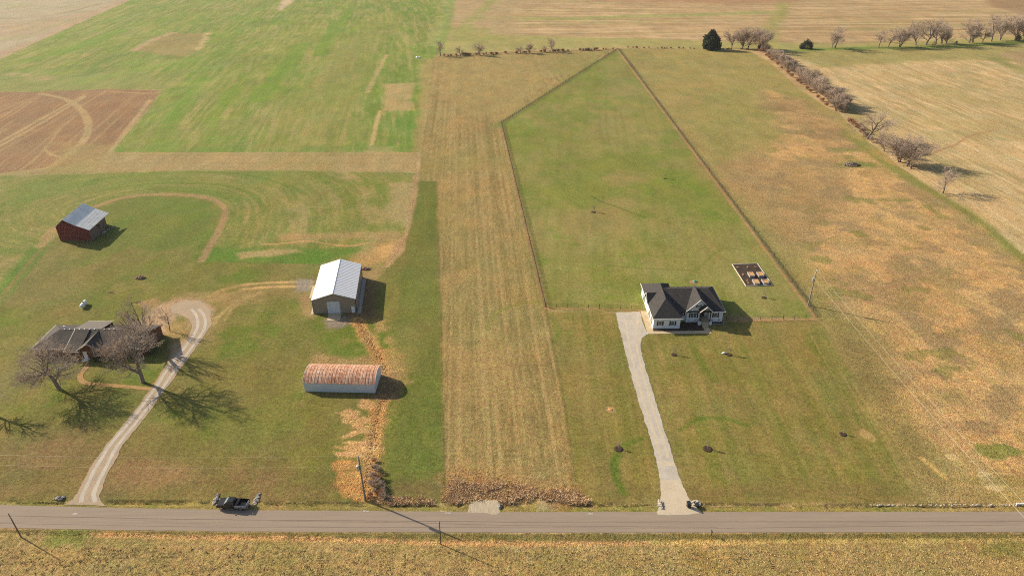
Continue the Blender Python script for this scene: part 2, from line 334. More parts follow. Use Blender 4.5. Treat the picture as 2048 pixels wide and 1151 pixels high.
    P.poly([(600, 770), (612, 782), (690, 790), (760, 800), (800, 800), (806, 770), (770, 755), (745, 790), (640, 788), (612, 788)], (150, 122, 86), 1, 1.2, 3, .85)
    for (x, y, rx, ry, a) in [(697, 826, 2.3, 1.3, 0), (701, 838, 1.6, 1.6, .5), (722, 841, 2.6, 1.4, 0), (733, 808, 2.2, 1.6, -.4), (716, 852, 2, .8, 0), (735, 862, 2.2, .8, 0), (708, 866, 2.6, .8, .6),
                              (720, 885, 4, .8, 0), (717, 893, 4.4, .9, 0), (714, 904, 3.6, 1.5, .2), (700, 908, 4, .7, -.1), (683, 932, 1.6, 1.8, .3), (692, 930, 3, 1.6, 0), (697, 960, 3.2, 2.6, .3), (712, 972, 3, 2.4, 0), (725, 985, 2.5, 2, 0), (703, 985, 2, 1.5, 0)]:
        P.blob((x, y), rx, ry, (214, 170, 112) if y < 920 else (204, 152, 88), .92, .5, 1.4, .25, 1.0, rot=a)
    # road sides
    P.poly([(-400, 1001), (60, 1001), (320, 1002), (700, 1005), (1300, 1009), (2100, 1009), (2400, 1009), (2400, 1030), (1024, 1024), (-400, 1012)], tone((152, 138, 76), [
        ((124, 130, 58), lambda x, y: .8 * sst(.42, .62, fbm(x, y, 6, 111))),
        ((172, 146, 92), lambda x, y: .6 * sst(.5, .7, fbm(x, y, 3, 113)))]), .4, .4, 2, bump=.5)
    # hay strip
    ds = dirn((985, 900), (950, 300))
    P.poly([(866, 116), (878, 108), (1235, 97), (1000, 246), (1012, 300), (1090, 612), (1098, 620), (1120, 760), (1150, 962), (1188, 1006), (1188, 1009), (888, 1006), (888, 985), (882, 700), (873, 363), (838, 362), (842, 300), (852, 240)], tone((157, 137, 85), [
        ((148, 138, 80), lambda x, y: .75 * sst(.45, .68, fbm(x, y, 30, 121))),
        ((190, 162, 106), lambda x, y: .75 * sst(.47, .62, aniso(x, y, ds, .9, 150, 123, 3))),
        ((134, 120, 70), lambda x, y: .7 * sst(.5, .62, aniso(x, y, ds, .7, 90, 125, 3))),
        ((186, 158, 100), lambda x, y: .5 * sst(.5, .62, aniso(x, y, ds, .5, 5, 126, 3))),
        ((184, 152, 96), lambda x, y: .5 * sst(.5, .7, fbm(x, y, 18, 127))),
        ((150, 142, 78), lambda x, y: .6 * sst(.35, .6, fbm(x, y, 45, 129)) * sst(330, 300, y) * sst(170, 260, y))]), .25, .25, 3, bump=.55)
    P.poly([(885, 120), (1000, 112), (1170, 106), (1080, 180), (1000, 236), (930, 220), (880, 190)], (172, 152, 94), 10, 10, 30, .6)
    P.poly([(1110, 112), (1220, 100), (1150, 150), (1100, 150)], (156, 148, 82), 6, 6, 12, .6)
    P.stroke([(975, 655), (990, 630), (1020, 612), (1060, 604), (1090, 606)], 1.8, (140, 136, 66), .8, .5, 3, .6)
    P.poly([(892, 985), (900, 930), (930, 920), (935, 985)], (184, 150, 96), 2, 2, 3, .6)
    P.poly([(1060, 970), (1100, 965), (1110, 1000), (1060, 1004)], (192, 156, 98), 2, 2, 3, .7)
    P.poly([(1080, 1000), (1115, 1000), (1110, 1018), (1078, 1018)], (186, 172, 134), 1, 1, 2, .7)
    P.poly([(888, 950), (920, 940), (1060, 955), (1080, 985), (1150, 978), (1184, 1004), (888, 1004)], (172, 134, 86), 2.5, 3, 3, .85, bump=1.2)
    # fenced paddock and house lawn
    dm = dirn((1140, 560), (1120, 420))
    P.poly([(1094, 612), (1003, 247), (1235, 99), (1628, 632), (1620, 637), (1094, 618)], tone((147, 141, 77), [
        ((126, 138, 52), lambda x, y: .75 * sst(.44, .64, fbm(x, y, 22, 131))),
        ((160, 147, 88), lambda x, y: .7 * sst(.46, .7, fbm(x, y, 30, 133, 5))),
        ((124, 132, 58), lambda x, y: .4 * sst(.46, .64, aniso(x, y, (.1, 1), 1.8, 60, 135, 3))),
        ((112, 134, 46), lambda x, y: .55 * sst(.57, .7, fbm(x, y, 12, 137, 5)))]), .5, .2, 3, bump=.3)
    P.poly([(1130, 440), (1230, 395), (1290, 420), (1250, 470), (1150, 480)], (160, 140, 88), 4, 6, 7, .5)
    P.stroke([(1180, 390), (1200, 402), (1230, 412), (1260, 424), (1292, 435)], .9, (96, 116, 44), .4, .2, 2, .8)
    P.stroke([(1215, 530), (1280, 536), (1380, 540)], .5, (108, 116, 56), .3, .1, 2, .6)
    P.blob((1400, 365), 16, 9, (122, 138, 50), .45, .5, 6)
    P.blob((1020, 250), 9, 7, (122, 138, 50), .45, .5, 5)
    P.stroke([(1003, 250), (1100, 185), (1200, 120)], 7, (126, 142, 54), 3, 2, 8, .5)
    P.blob((1240, 360), 9, 6, (170, 146, 92), .5, .6, 5); P.blob((1250, 175), 12, 18, (158, 146, 92), .6, .5, 8)
    P.poly([(1098, 622), (1200, 622), (1340, 640), (1450, 640), (1640, 640), (1760, 800), (1850, 985), (1856, 1006), (1188, 1006), (1150, 962)], tone((147, 131, 72), [
        ((126, 126, 56), lambda x, y: .75 * sst(.44, .64, fbm(x, y, 14, 141))),
        ((162, 140, 84), lambda x, y: .6 * sst(.46, .68, fbm(x, y, 4, 143, 5))),
        ((118, 124, 56), lambda x, y: .55 * sst(.46, .62, aniso(x, y, (.03, 1), 1.5, 90, 145, 3))),
        ((158, 140, 82), lambda x, y: .45 * sst(.5, .62, aniso(x, y, (.03, 1), 1.1, 160, 146, 3)))]), .6, .4, 3, bump=.35)
    P.poly([(1190, 975), (1310, 970), (1850, 965), (1860, 1006), (1188, 1006)], tone((140, 120, 72), [((124, 116, 62), lambda x, y: .8 * sst(.45, .6, aniso(x, y, (1, 0), .6, 14, 147)))]), 3, 1.5, 6, .8)
    P.poly([(1640, 645), (1700, 660), (1900, 960), (1870, 985), (1800, 985), (1700, 800), (1610, 690)], tone((132, 128, 64), [
        ((104, 122, 42), lambda x, y: .85 * sst(.47, .58, aniso(x, y, dirn((1660, 650), (1850, 960)), .9, 70, 152, 4))),
        ((172, 146, 92), lambda x, y: .9 * sst(.53, .63, aniso(x, y, dirn((1660, 650), (1850, 960)), .8, 40, 151, 3)))]), 2, 2, 6, .92)
    for pl, w, a in [([(1237, 900), (1252, 888), (1285, 876)], 1.2, .8), ([(1238, 902), (1228, 925), (1233, 955), (1248, 985)], 1.6, .85), ([(1360, 860), (1400, 836), (1450, 836), (1495, 850)], 1.1, .7),
                     ([(1385, 692), (1400, 720), (1430, 760)], 2.2, .45), ([(1105, 690), (1118, 660), (1108, 640), (1098, 628)], 1.4, .5), ([(1370, 560), (1440, 500), (1490, 500)], 1.0, .35)]:
        P.stroke(pl, w, (98, 122, 42), .7, .4, 3, a)
    P.blob((1220, 818), .9, .9, (200, 160, 120), .8, .3)
    P.blob((1216, 962), 1.2, .9, (190, 160, 96), .0, .3)
    # right-hand pasture
    dp = dirn((1660, 300), (1900, 700))
    P.poly([(1238, 97), (1400, 98), (1500, 102), (1540, 125), (1600, 180), (1680, 232), (1740, 285), (1800, 332), (1880, 388), (1950, 430), (2048, 508), (2400, 760), (2500, 1006), (1856, 1006), (1850, 985), (1655, 655), (1636, 640), (1630, 628)], tone((164, 150, 88), [
        ((150, 144, 78), lambda x, y: .7 * sst(.44, .62, fbm(x, y, 40, 161))),
        ((178, 154, 96), lambda x, y: .6 * sst(.48, .66, fbm(x, y, 14, 163)))]), .6, .4, 3, bump=.6)
    P.poly([(1530, 180), (1610, 200), (1700, 265), (1830, 355), (1960, 450), (2100, 550), (2500, 1006), (1880, 1006), (1850, 900), (1710, 650), (1600, 500), (1440, 325), (1570, 280)], tone((201, 163, 110), [
        ((226, 180, 116), lambda x, y: .8 * sst(.46, .62, fbm(x, y, 3.2, 171, 5))),
        ((158, 134, 96), lambda x, y: .9 * sst(.5, .64, fbm(x, y, 10, 173, 6))),
        ((160, 144, 84), lambda x, y: .5 * sst(.54, .66, fbm(x, y, 7, 175, 5))),
        ((118, 126, 56), lambda x, y: .7 * sst(.64, .72, fbm(x, y, 11, 177)))]), 9, 9, 18, .92, bump=.8)
    P.poly([(1530, 190), (1600, 195), (1700, 270), (1690, 300), (1590, 260)], (162, 134, 92), 8, 7, 16, .5)
    P.poly([(1400, 330), (1480, 320), (1660, 340), (1700, 420), (1620, 500), (1540, 470)], (168, 140, 94), 9, 8, 14, .6)
    P.poly([(1630, 600), (1700, 640), (1790, 800), (1840, 900), (1800, 900), (1700, 720)], (140, 134, 72), 5, 4, 8, .6)
    P.poly([(1650, 650), (1720, 680), (1900, 960), (1970, 1000), (1856, 1004), (1770, 850)], (150, 130, 80), 5, 4, 8, .7)
    for (x, y, rx, ry, c, a) in [(1978, 959, 2.2, 2.8, (216, 190, 134), .95), (1903, 912, 1.2, 1.0, (216, 184, 130), .9), (1990, 900, 5, 2.4, (110, 134, 56), .7), (1560, 215, 12, 10, (150, 124, 86), .4), (1735, 870, 1.4, 2, (188, 160, 104), .7),
                                 (1720, 330, 10, 4, (124, 134, 62), .6), (1690, 300, 8, 3.5, (128, 138, 64), .5), (1645, 520, 3, 3, (110, 128, 54), .5), (2000, 960, 9, 1.4, (140, 130, 66), .5)]:
        P.blob((x, y), rx, ry, c, a, .4, 2, .2)
    P.stroke([(1842, 915), (1862, 930), (1882, 948), (1893, 955)], 1.1, (218, 180, 108), .5, .6, 1.5, .9)
    P.stroke([(1903, 912), (1925, 925), (1935, 930)], .8, (208, 176, 110), .5, .6, 1.5, .7, brk=.4)
    for pl, w, c, a in [([(1093, 618), (1122, 765), (1152, 962)], .5, (112, 108, 58), .7), ([(873, 364), (883, 700), (889, 985)], .5, (100, 104, 46), .7), ([(838, 363), (873, 363)], .5, (100, 104, 46), .6), ([(1002, 246), (1235, 98)], 2.4, (124, 112, 72), .8), ([(1003, 248), (1091, 613)], .9, (142, 116, 78), .9), ([(1008, 248), (1101, 613)], 1.0, (122, 120, 62), .6), ([(992, 252), (1080, 613)], .7, (142, 138, 74), .6),
                        ([(1239, 98), (1300, 182), (1400, 320), (1520, 478), (1634, 630)], 2.6, (122, 114, 72), .85), ([(1235, 99), (1628, 632)], .9, (186, 148, 98), .85), ([(1245, 97), (1660, 640)], 1.2, (160, 146, 90), .6),  # wide olive strips beside the fences: painted fence shadow with unmown grass
                        ([(1092, 615.5), (1286, 620.5)], .8, (196, 154, 104), .9), ([(1452, 641.5), (1634, 638.5)], .8, (196, 154, 104), .9), ([(1100, 619.5), (1230, 623.5)], .7, (110, 120, 52), .5)]:
        P.stroke(pl, w, c, .35, .25, 3, a, sm=False)
    # farther stubble field beyond the hedgerow
    dq = dirn((1846, 143), (1921, 170))
    P.poly([(1560, 104), (1700, 96), (2100, 84), (2600, 70), (2600, 900), (2400, 760), (2048, 508), (1950, 430), (1880, 388), (1800, 332), (1740, 285), (1690, 236), (1600, 150)], tone((212, 182, 130), [
        ((178, 160, 102), lambda x, y: .6 * sst(.48, .66, aniso(x, y, dq, 5, 90, 181))),
        ((230, 204, 152), lambda x, y: .75 * sst(.5, .68, aniso(x, y, dq, 1.6, 26, 183, 5))),
        ((168, 148, 96), lambda x, y: .6 * sst(.5, .66, aniso(x, y, dq, 1.2, 10, 184, 4))),
        ((164, 152, 90), lambda x, y: .45 * sst(.54, .7, fbm(x, y, 35, 185)))]), 1., 1, 5, bump=.6)
    P.poly([(1560, 104), (1700, 97), (2100, 84), (2200, 100), (2048, 125), (1900, 118), (1750, 128), (1640, 135)], (160, 152, 88), 8, 6, 15, .8)
    P.stroke([(1600, 101), (1700, 97), (1850, 95), (1950, 90), (2060, 84)], 11, (122, 144, 58), 4, 3, 8, .9)
    P.poly([(1990, 108), (2060, 100), (2200, 110), (2200, 170), (2060, 132)], (176, 146, 108), 5, 5, 15, .8)
    P.stroke([(1990, 118), (2040, 140), (2150, 180)], 9, (130, 140, 74), 4, 4, 12, .6)
    P.stroke([(1690, 265), (1760, 320), (1880, 392), (1960, 440), (2050, 520), (2200, 640)], 4.5, (134, 140, 66), 2, 1.4, 5, .7)
    P.stroke([(1860, 310), (1885, 298), (1910, 290), (1940, 272), (1990, 260)], 1.4, (184, 140, 96), .6, .6, 3, .8)
    P.stroke([(1640, 150), (1700, 215), (1740, 270)], 7, (168, 156, 90), 3, 2, 5, .6)
    # field this side of the road
    P.poly([(-500, 1058), (0, 1058), (400, 1063), (1024, 1066), (2048, 1065), (2600, 1065), (2800, 1600), (-800, 1600)], tone((179, 152, 98), [
        ((192, 164, 100), lambda x, y: .6 * sst(.48, .62, fbm(x, y, .8, 191))),
        ((150, 132, 74), lambda x, y: .6 * sst(.5, .64, fbm(x, y, 1.0, 193))),
        ((150, 138, 74), lambda x, y: .6 * sst(.46, .64, fbm(x, y, 16, 195))),
        ((184, 152, 92), lambda x, y: .6 * sst(.5, .62, aniso(x, y, (1, 0), .9, 14, 197)))]), .3, .3, 2, bump=.75)
    P.poly([(-500, 1058), (0, 1058), (400, 1063), (1024, 1066), (2048, 1065), (2600, 1065), (2600, 1079), (1024, 1080), (160, 1066), (-500, 1060)], tone((130, 118, 66), [
        ((150, 130, 78), lambda x, y: .7 * sst(.5, .6, fbm(x, y, 1.5, 199)))]), .3, .35, 1.5, bump=.9)
    P.stroke([(165, 1067), (330, 1072), (560, 1075), (700, 1079), (860, 1086), (1040, 1087), (1300, 1086), (1500, 1083)], 1.0, (214, 166, 106), .4, .35, 1.2, .95, brk=.22, bump=1, sm=False)
    P.stroke([(1300, 1084), (1600, 1081), (1900, 1080), (2100, 1080)], .9, (206, 178, 104), .4, .3, 1.2, .9, sm=False)
    P.blob((130, 1075), 3.5, 2, (128, 140, 60), .7, .5, 2)
    P.blob((2035, 1100), 7, 2, (128, 126, 64), .7, .5, 2)
    k = np.clip((Y - 80) / 500, 0, 1); f = 1 + .34 * (fbm(X, Y, 1.6, 401, 3) - .5) * (1 - k) + .30 * (fbm(X, Y / 2, 4.5, 403, 4) - .5) + (.10 + .2 * k) * (fbm(X, Y / 2.5, 12., 405, 4) - .5)
    P.C *= f[:, None]; w_ = (fbm(X, Y / 1.5, 7., 407, 4) - .5) * .22; P.C[:, 0] *= 1 + w_; P.C[:, 2] *= 1 - w_ * .6
    return P

# real relief: the ditch beside the road and its small bank, the washed-out clay channel, rough clumps
def ditch_y(x): return np.interp(x, [-130, -98, -60, -29, 0, 60, 98, 130], [g(-330, 1001)[1], 95.55, 95.35, 95.0, 94.9, 94.55, 94.55, 94.55])
GAPS = [g(175, 1000)[0], g(472, 1000)[0], g(968, 1010)[0], g(1100, 1010)[0], g(1350, 1010)[0]]
GW = [4.5, 3.6, 4.0, 3.2, 6.5]
CHAN = smooth_line([(716, 640), (730, 668), (745, 690), (757, 712), (768, 735), (776, 765), (770, 795), (758, 820), (752, 850), (748, 880), (742, 920), (735, 960), (732, 992)])
def relief(X, Y):
    Z = np.zeros(len(X))
    dy = ditch_y(X); t = Y - dy
    prof = np.interp(t, [-1.4, -.35, .05, .3, 1.6], [0, -.22, -.24, -.02, 0])
    for c, w in zip(GAPS, GW): prof = prof * sst(w * .75, w * 1.15, np.abs(X - c))
    prof *= (np.abs(X) < 123) * sst(.25, .65, fbm(X, Y, 4, 301, 3)) * 1.7
    Z += prof
    i = np.nonzero((X > -60) & (X < -15) & (Y > 94) & (Y < 165))[0]
    if len(i):
        x, y = X[i], Y[i]; d = d_line(x, y, CHAN)
        Z[i] += np.interp(d, [0, .6, 1.4, 2.4], [-.10, -.04, .05, 0]) * (.4 + 1.1 * fbm(x, y, 1.2, 303, 3)) * (Y[i] > 97)
    i = np.nonzero((Y < 88) | ((Y > 95.6) & (Y < 101) & (X > -17) & (X < 15)))[0]
    if len(i):
        a = sst(88, 86, Y[i]) * .12 + (Y[i] > 90) * sst(95.6, 96.3, Y[i]) * sst(100.5, 98.5, Y[i]) * sst(-14.5, -12.5, X[i]) * sst(13, 11, X[i]) * .5
        Z[i] += a * (fbm(X[i], Y[i], .7, 305, 3) - .5)
    edge = sst(124.5, 122, np.abs(X)) * sst(74.2, 76, Y) * sst(134.6, 133, Y) if Y.max() < 136 else sst(136, 137, Y)
    return Z * edge

def build_ground():
    bands = [(74, 135, 125, .22), (135, 230, 205, .35), (230, 420, 345, .6), (420, 1000, 760, 1.35)]
    VV, FF, CC, BB = [], [], [], []; n0 = 0
    for (y0, y1, hx, st) in bands:
        nx = int(2 * hx / st) + 1; ny = max(2, int(round((y1 - y0) / st)) + 1)
        xs = np.linspace(-hx, hx, nx); ys = np.linspace(y0, y1, ny)
        X, Y = np.meshgrid(xs, ys); X = X.ravel(); Y = Y.ravel()
        P = paint_ground(X, Y)
        Z = relief(X, Y) if y1 < 240 else np.zeros(len(X))
        VV.append(np.stack([X, Y, Z], 1)); CC.append(P.C); BB.append(P.B)
        a = (np.arange(ny - 1)[:, None] * nx + np.arange(nx - 1)[None]).ravel() + n0
        FF.append(np.stack([a, a + 1, a + nx + 1, a + nx], 1)); n0 += len(X)
    # plain surroundings out to the horizon
    BIG = 5000
    rects = [(-BIG, -BIG, BIG, 74), (-BIG, 74, -125, 135), (125, 74, BIG, 135), (-BIG, 135, -205, 230), (205, 135, BIG, 230), (-BIG, 230, -345, 420), (345, 230, BIG, 420), (-BIG, 420, -760, 1000), (760, 420, BIG, 1000), (-BIG, 1000, BIG, 2 * BIG)]
    for (x0, y0, x1, y1) in rects:
        VV.append(np.array([(x0, y0, 0), (x1, y0, 0), (x1, y1, 0), (x0, y1, 0)], float)); FF.append(np.arange(4)[None] + n0); n0 += 4
        CC.append(np.tile(alb((170, 150, 92)), (4, 1))); BB.append(np.full(4, .5))
    V = np.concatenate(VV); Fc = np.concatenate(FF); C = np.concatenate(CC); B = np.concatenate(BB)
    m = bpy.data.materials.new('turf and crops'); m.use_nodes = True; nt = m.node_tree; N, L = nt.nodes, nt.links
    b = N['Principled BSDF']; b.inputs['Roughness'].default_value = .95; b.inputs['Specular IOR Level'].default_value = .1
    at = N.new('ShaderNodeAttribute'); at.attribute_name = 'soil'
    ab = N.new('ShaderNodeAttribute'); ab.attribute_name = 'rough'
    tc = N.new('ShaderNodeTexCoord')
    def nz(scale, det=3, rg=.6):
        n = N.new('ShaderNodeTexNoise'); n.inputs['Scale'].default_value = scale; n.inputs['Detail'].default_value = det
        n.inputs['Roughness'].default_value = rg; L.new(tc.outputs['Object'], n.inputs['Vector']); return n.outputs[0]
    def mth(op, a, b_):
        n = N.new('ShaderNodeMath'); n.operation = op
        for k, v in ((0, a), (1, b_)):
            if isinstance(v, (int, float)): n.inputs[k].default_value = v
            else: L.new(v, n.inputs[k])
        return n.outputs[0]
    n1 = nz(1.2, 6, .8); n2 = nz(3.2, 4, .8)
    amp = mth('ADD', mth('MULTIPLY', ab.outputs['Fac'], 1.2), 1.0)
    f1 = mth('MULTIPLY', mth('SUBTRACT', n1, .5), amp)
    f2 = mth('MULTIPLY', mth('SUBTRACT', n2, .5), amp)
    fac = mth('ADD', mth('ADD', mth('MULTIPLY', f1, 1.5), mth('MULTIPLY', f2, 1.5)), 1.0)
    vm = N.new('ShaderNodeVectorMath'); vm.operation = 'SCALE'; L.new(at.outputs['Color'], vm.inputs[0]); L.new(fac, vm.inputs[3])
    # blades lean from green to straw with their own fine noise
    hs = N.new('ShaderNodeHueSaturation'); L.new(vm.outputs[0], hs.inputs['Color'])
    L.new(mth('ADD', mth('MULTIPLY', mth('SUBTRACT', nz(.55, 5, .7), .5), .1), .5), hs.inputs['Hue'])
    L.new(hs.outputs[0], b.inputs['Base Color'])
    bp = N.new('ShaderNodeBump'); bp.inputs['Distance'].default_value = .22
    L.new(mth('MULTIPLY', ab.outputs['Fac'], .9), bp.inputs['Strength'])
    L.new(mth('ADD', mth('MULTIPLY', nz(2.2, 4, .6), 1.3), nz(5., 2, .5)), bp.inputs['Height']); L.new(bp.outputs[0], b.inputs['Normal'])
    o = mesh_np('ground', V, Fc, m); o['kind'] = 'structure'
    me = o.data
    a = me.attributes.new('soil', 'FLOAT_COLOR', 'POINT'); a.data.foreach_set('color', np.concatenate([np.clip(C, 0, 1), np.ones((len(C), 1))], 1).astype(np.float32).ravel())
    a = me.attributes.new('rough', 'FLOAT', 'POINT'); a.data.foreach_set('value', B.astype(np.float32))
    return o
build_ground()

# ------------------------------------------------------------------ mesh building
def hgt(bx, by, ty):
    x, y = g(bx, by); lo, hi = 0., 80.
    for _ in range(50):
        m = (lo + hi) / 2; dz = m - HC; d = y * CT - dz * ST; up = y * ST + dz * CT
        if H / 2 - F * up / d > ty: lo = m
        else: hi = m
    return lo
class MB:
    def __init__(s, xf=None): s.v = []; s.f = []; s.xf = xf
    def add(s, vs, fs):
        n = len(s.v); s.v += [tuple(v) for v in vs]; s.f += [tuple(i + n for i in f) for f in fs]; return s
    def box(s, x0, x1, y0, y1, z0, z1):
        return s.add([(x0, y0, z0), (x1, y0, z0), (x1, y1, z0), (x0, y1, z0), (x0, y0, z1), (x1, y0, z1), (x1, y1, z1), (x0, y1, z1)],
                     [(3, 2, 1, 0), (4, 5, 6, 7), (0, 1, 5, 4), (1, 2, 6, 5), (2, 3, 7, 6), (3, 0, 4, 7)])
    def slab(s, pts, t):
        """solid below a polygon, t metres thick"""
        n = len(pts)
        return s.add(list(pts) + [(x, y, z - t) for x, y, z in pts], [tuple(range(n)), tuple(range(2 * n - 1, n - 1, -1))] + [(i, i + n, (i + 1) % n + n, (i + 1) % n) for i in range(n)])
    def prism(s, prof, y0, y1, ax='y'):
        """profile of (a, z) pairs extruded along y (or x)"""
        n = len(prof); P = (lambda a, b, z: (a, b, z)) if ax == 'y' else (lambda a, b, z: (b, a, z))
        return s.add([P(a, y0, z) for a, z in prof] + [P(a, y1, z) for a, z in prof], [tuple(range(n)), tuple(range(2 * n - 1, n - 1, -1))] + [(i, (i + 1) % n, (i + 1) % n + n, i + n) for i in range(n)])
    def tube(s, p, q, r0, r1=None, n=8):
        r1 = r0 if r1 is None else r1; p = Vector(p); q = Vector(q); d = (q - p).normalized()
        a = d.orthogonal().normalized(); b = d.cross(a); vs = []
        for c, r in ((p, r0), (q, r1)):
            for i in range(n): t = 2 * math.pi * i / n; vs.append(c + a * (r * math.cos(t)) + b * (r * math.sin(t)))
        return s.add(vs, [(i, (i + 1) % n, (i + 1) % n + n, i + n) for i in range(n)] + [tuple(range(n - 1, -1, -1)), tuple(range(n, 2 * n))])
    def lathe(s, prof, c=(0, 0, 0), n=16, ax='z'):
        """prof: (radius, height) list"""
        vs, fs = [], []
        for r, h in prof:
            for i in range(n):
                t = 2 * math.pi * i / n; x, y = r * math.cos(t), r * math.sin(t)
                p = (x, y, h) if ax == 'z' else ((h, x, y) if ax == 'x' else (x, h, y))
                vs.append((p[0] + c[0], p[1] + c[1], p[2] + c[2]))
        for k in range(len(prof) - 1):
            for i in range(n): fs.append((k * n + i, k * n + (i + 1) % n, (k + 1) * n + (i + 1) % n, (k + 1) * n + i))
        fs.append(tuple(range(n - 1, -1, -1))); fs.append(tuple(range((len(prof) - 1) * n, len(prof) * n)))
        return s.add(vs, fs)
    def rock(s, c, r, rnd):
        import itertools
        ph = (1 + 5 ** .5) / 2
        base = [(-1, ph, 0), (1, ph, 0), (-1, -ph, 0), (1, -ph, 0), (0, -1, ph), (0, 1, ph), (0, -1, -ph), (0, 1, -ph), (ph, 0, -1), (ph, 0, 1), (-ph, 0, -1), (-ph, 0, 1)]
        fs = [(0, 11, 5), (0, 5, 1), (0, 1, 7), (0, 7, 10), (0, 10, 11), (1, 5, 9), (5, 11, 4), (11, 10, 2), (10, 7, 6), (7, 1, 8), (3, 9, 4), (3, 4, 2), (3, 2, 6), (3, 6, 8), (3, 8, 9), (4, 9, 5), (2, 4, 11), (6, 2, 10), (8, 6, 7), (9, 8, 1)]
        k = [rnd.uniform(.75, 1.2) for _ in range(12)]; sx, sy, sz = rnd.uniform(.8, 1.4), rnd.uniform(.8, 1.3), rnd.uniform(.5, .9)
        return s.add([(c[0] + b[0] * r * q * sx / 1.9, c[1] + b[1] * r * q * sy / 1.9, c[2] + b[2] * r * q * sz / 1.9) for b, q in zip(base, k)], fs)
    def build(s, name, m, parent=None, bevel=0, smooth=False, loc=None):
        me = bpy.data.meshes.new(name); vs = [s.xf(v) for v in s.v] if s.xf else s.v
        me.from_pydata(vs, [], s.f); me.update()
        if bevel:
            import bmesh
            bm = bmesh.new(); bm.from_mesh(me); bmesh.ops.remove_doubles(bm, verts=bm.verts, dist=1e-5)
            bmesh.ops.bevel(bm, geom=bm.edges[:], offset=bevel, segments=2, affect='EDGES', clamp_overlap=True); bm.to_mesh(me); bm.free()
        if smooth: me.polygons.foreach_set('use_smooth', [True] * len(me.polygons))
        me.validate(); me.materials.append(m)
        o = link(bpy.data.objects.new(name, me)); o.parent = parent
        if loc: o.location = loc
        return o

# ------------------------------------------------------------------ surface materials
M = {}
M['asphalt'] = mat('asphalt', (168, 152, 134), .9, .2, noise=[(.25, (154, 139, 122), .8, .4, .65), (1.2, (182, 162, 138), .6, .45, .7), (5., (150, 134, 116), .5, .5, .7)], stretch=(.08, 1.6, 1), bump=(30, .2, .02))
M['seal'] = mat('crack seal', (128, 110, 94), .8)
M['paint'] = mat('road paint', (226, 220, 208), .7)
M['gravel'] = mat('pale gravel', (214, 203, 186), .95, noise=[(.35, (190, 182, 168), .8, .42, .62), (3., (214, 202, 178), .7, .45, .7), (9., (150, 142, 128), .6, .5, .7)], bump=(9, .6, .05))
M['gravel2'] = mat('worn gravel', (190, 166, 134), .95, noise=[(.3, (174, 156, 134), .8, .42, .6), (2.5, (208, 184, 148), .7, .45, .7), (8., (140, 122, 100), .5, .5, .7)], bump=(8, .6, .05))
M['gravel3'] = mat('grey crushed stone', (206, 190, 160), .95, noise=[(2.2, (176, 162, 138), .8, .45, .6), (9., (206, 190, 160), .6, .5, .7)], stretch=(2.2, .3, 1), bump=(6, .7, .08))
M['concrete'] = mat('concrete', (218, 196, 158), .85, noise=[(.8, (198, 178, 146), .7, .45, .65), (8, (226, 206, 172), .4, .5, .7)])
M['brickpath'] = mat('brick paving', (182, 146, 84), .9, noise=[(1.5, (166, 132, 80), .8, .45, .6), (9, (204, 158, 110), .6, .5, .7)])
M['mulch'] = mat('dark mulch', (72, 58, 46), .95, noise=[(3, (96, 76, 58), .8, .45, .65), (14, (44, 36, 30), .6, .5, .7)], bump=(12, .8, .05))
M['white'] = mat('white siding', (.72, .73, .72), .6, srgb=False, noise=[(1.2, (.66, .67, .66), .6, .45, .65)])
M['trim'] = mat('white trim', (.78, .78, .76), .5, srgb=False)
M['shingle'] = mat('charcoal shingles', (.045, .043, .043), .88, .25, srgb=False, noise=[(1.1, (.065, .06, .058), .8, .42, .62), (9, (.028, .027, .028), .6, .45, .65)], bump=(14, .5, .02))
M['shingle2'] = mat('old grey shingles', (.052, .047, .045), .9, .25, srgb=False, noise=[(.8, (.085, .076, .068), .8, .42, .62), (9, (.03, .028, .028), .6, .45, .65)], bump=(14, .5, .02))
M['shingle3'] = mat('pale grey roofing', (.15, .135, .12), .9, .25, srgb=False, noise=[(1., (.18, .165, .145), .7, .42, .62)])
M['black'] = mat('black shutters', (.012, .012, .012), .5, .4, srgb=False)
M['glass'] = mat('window glass', (.05, .06, .07), .12, .6, srgb=False)
M['darkwood'] = mat('dark stained timber', (.03, .02, .015), .6, .4, srgb=False)
M['fascia'] = mat('cream fascia', (.55, .5, .42), .6, srgb=False)
def sheetmetal(name, col, rough, metal, freq, axis, noise=(), stretch=(1, 1, 1)):
    m = mat(name, col, rough, .5, metal, noise=noise, srgb=False, stretch=stretch); nt = m.node_tree; N, L = nt.nodes, nt.links
    w = N.new('ShaderNodeTexWave'); w.inputs['Scale'].default_value = freq; w.wave_profile = 'SIN'; w.bands_direction = axis
    tc = [n for n in N if n.type == 'TEX_COORD'][0]; L.new(tc.outputs['Object'], w.inputs[0])
    bp = N.new('ShaderNodeBump'); bp.inputs['Strength'].default_value = .35; bp.inputs['Distance'].default_value = .04
    L.new(w.outputs[0], bp.inputs['Height']); L.new(bp.outputs[0], N['Principled BSDF'].inputs['Normal']); return m
M['roofwhite'] = sheetmetal('white standing-seam metal', (.80, .80, .81), .42, .0, .75, 'Y')
M['tanmetal'] = sheetmetal('tan metal siding', (.30, .235, .18), .55, 0, 1.2, 'X', noise=[(.5, (.27, .215, .165), .6, .4, .6)])
M['whitemetal'] = sheetmetal('white metal siding', (.60, .63, .66), .5, 0, 1.2, 'X', noise=[(.7, (.5, .52, .54), .5, .45, .7)])
M['rustroof'] = sheetmetal('rusted ribbed roofing', (.47, .22, .115), .85, 0, 1.1, 'X', noise=[(.35, (.66, .46, .32), .6, .46, .6), (1.1, (.34, .12, .06), .8, .48, .6), (2.6, (.78, .64, .52), .9, .53, .64)], stretch=(2.4, .55, .55))
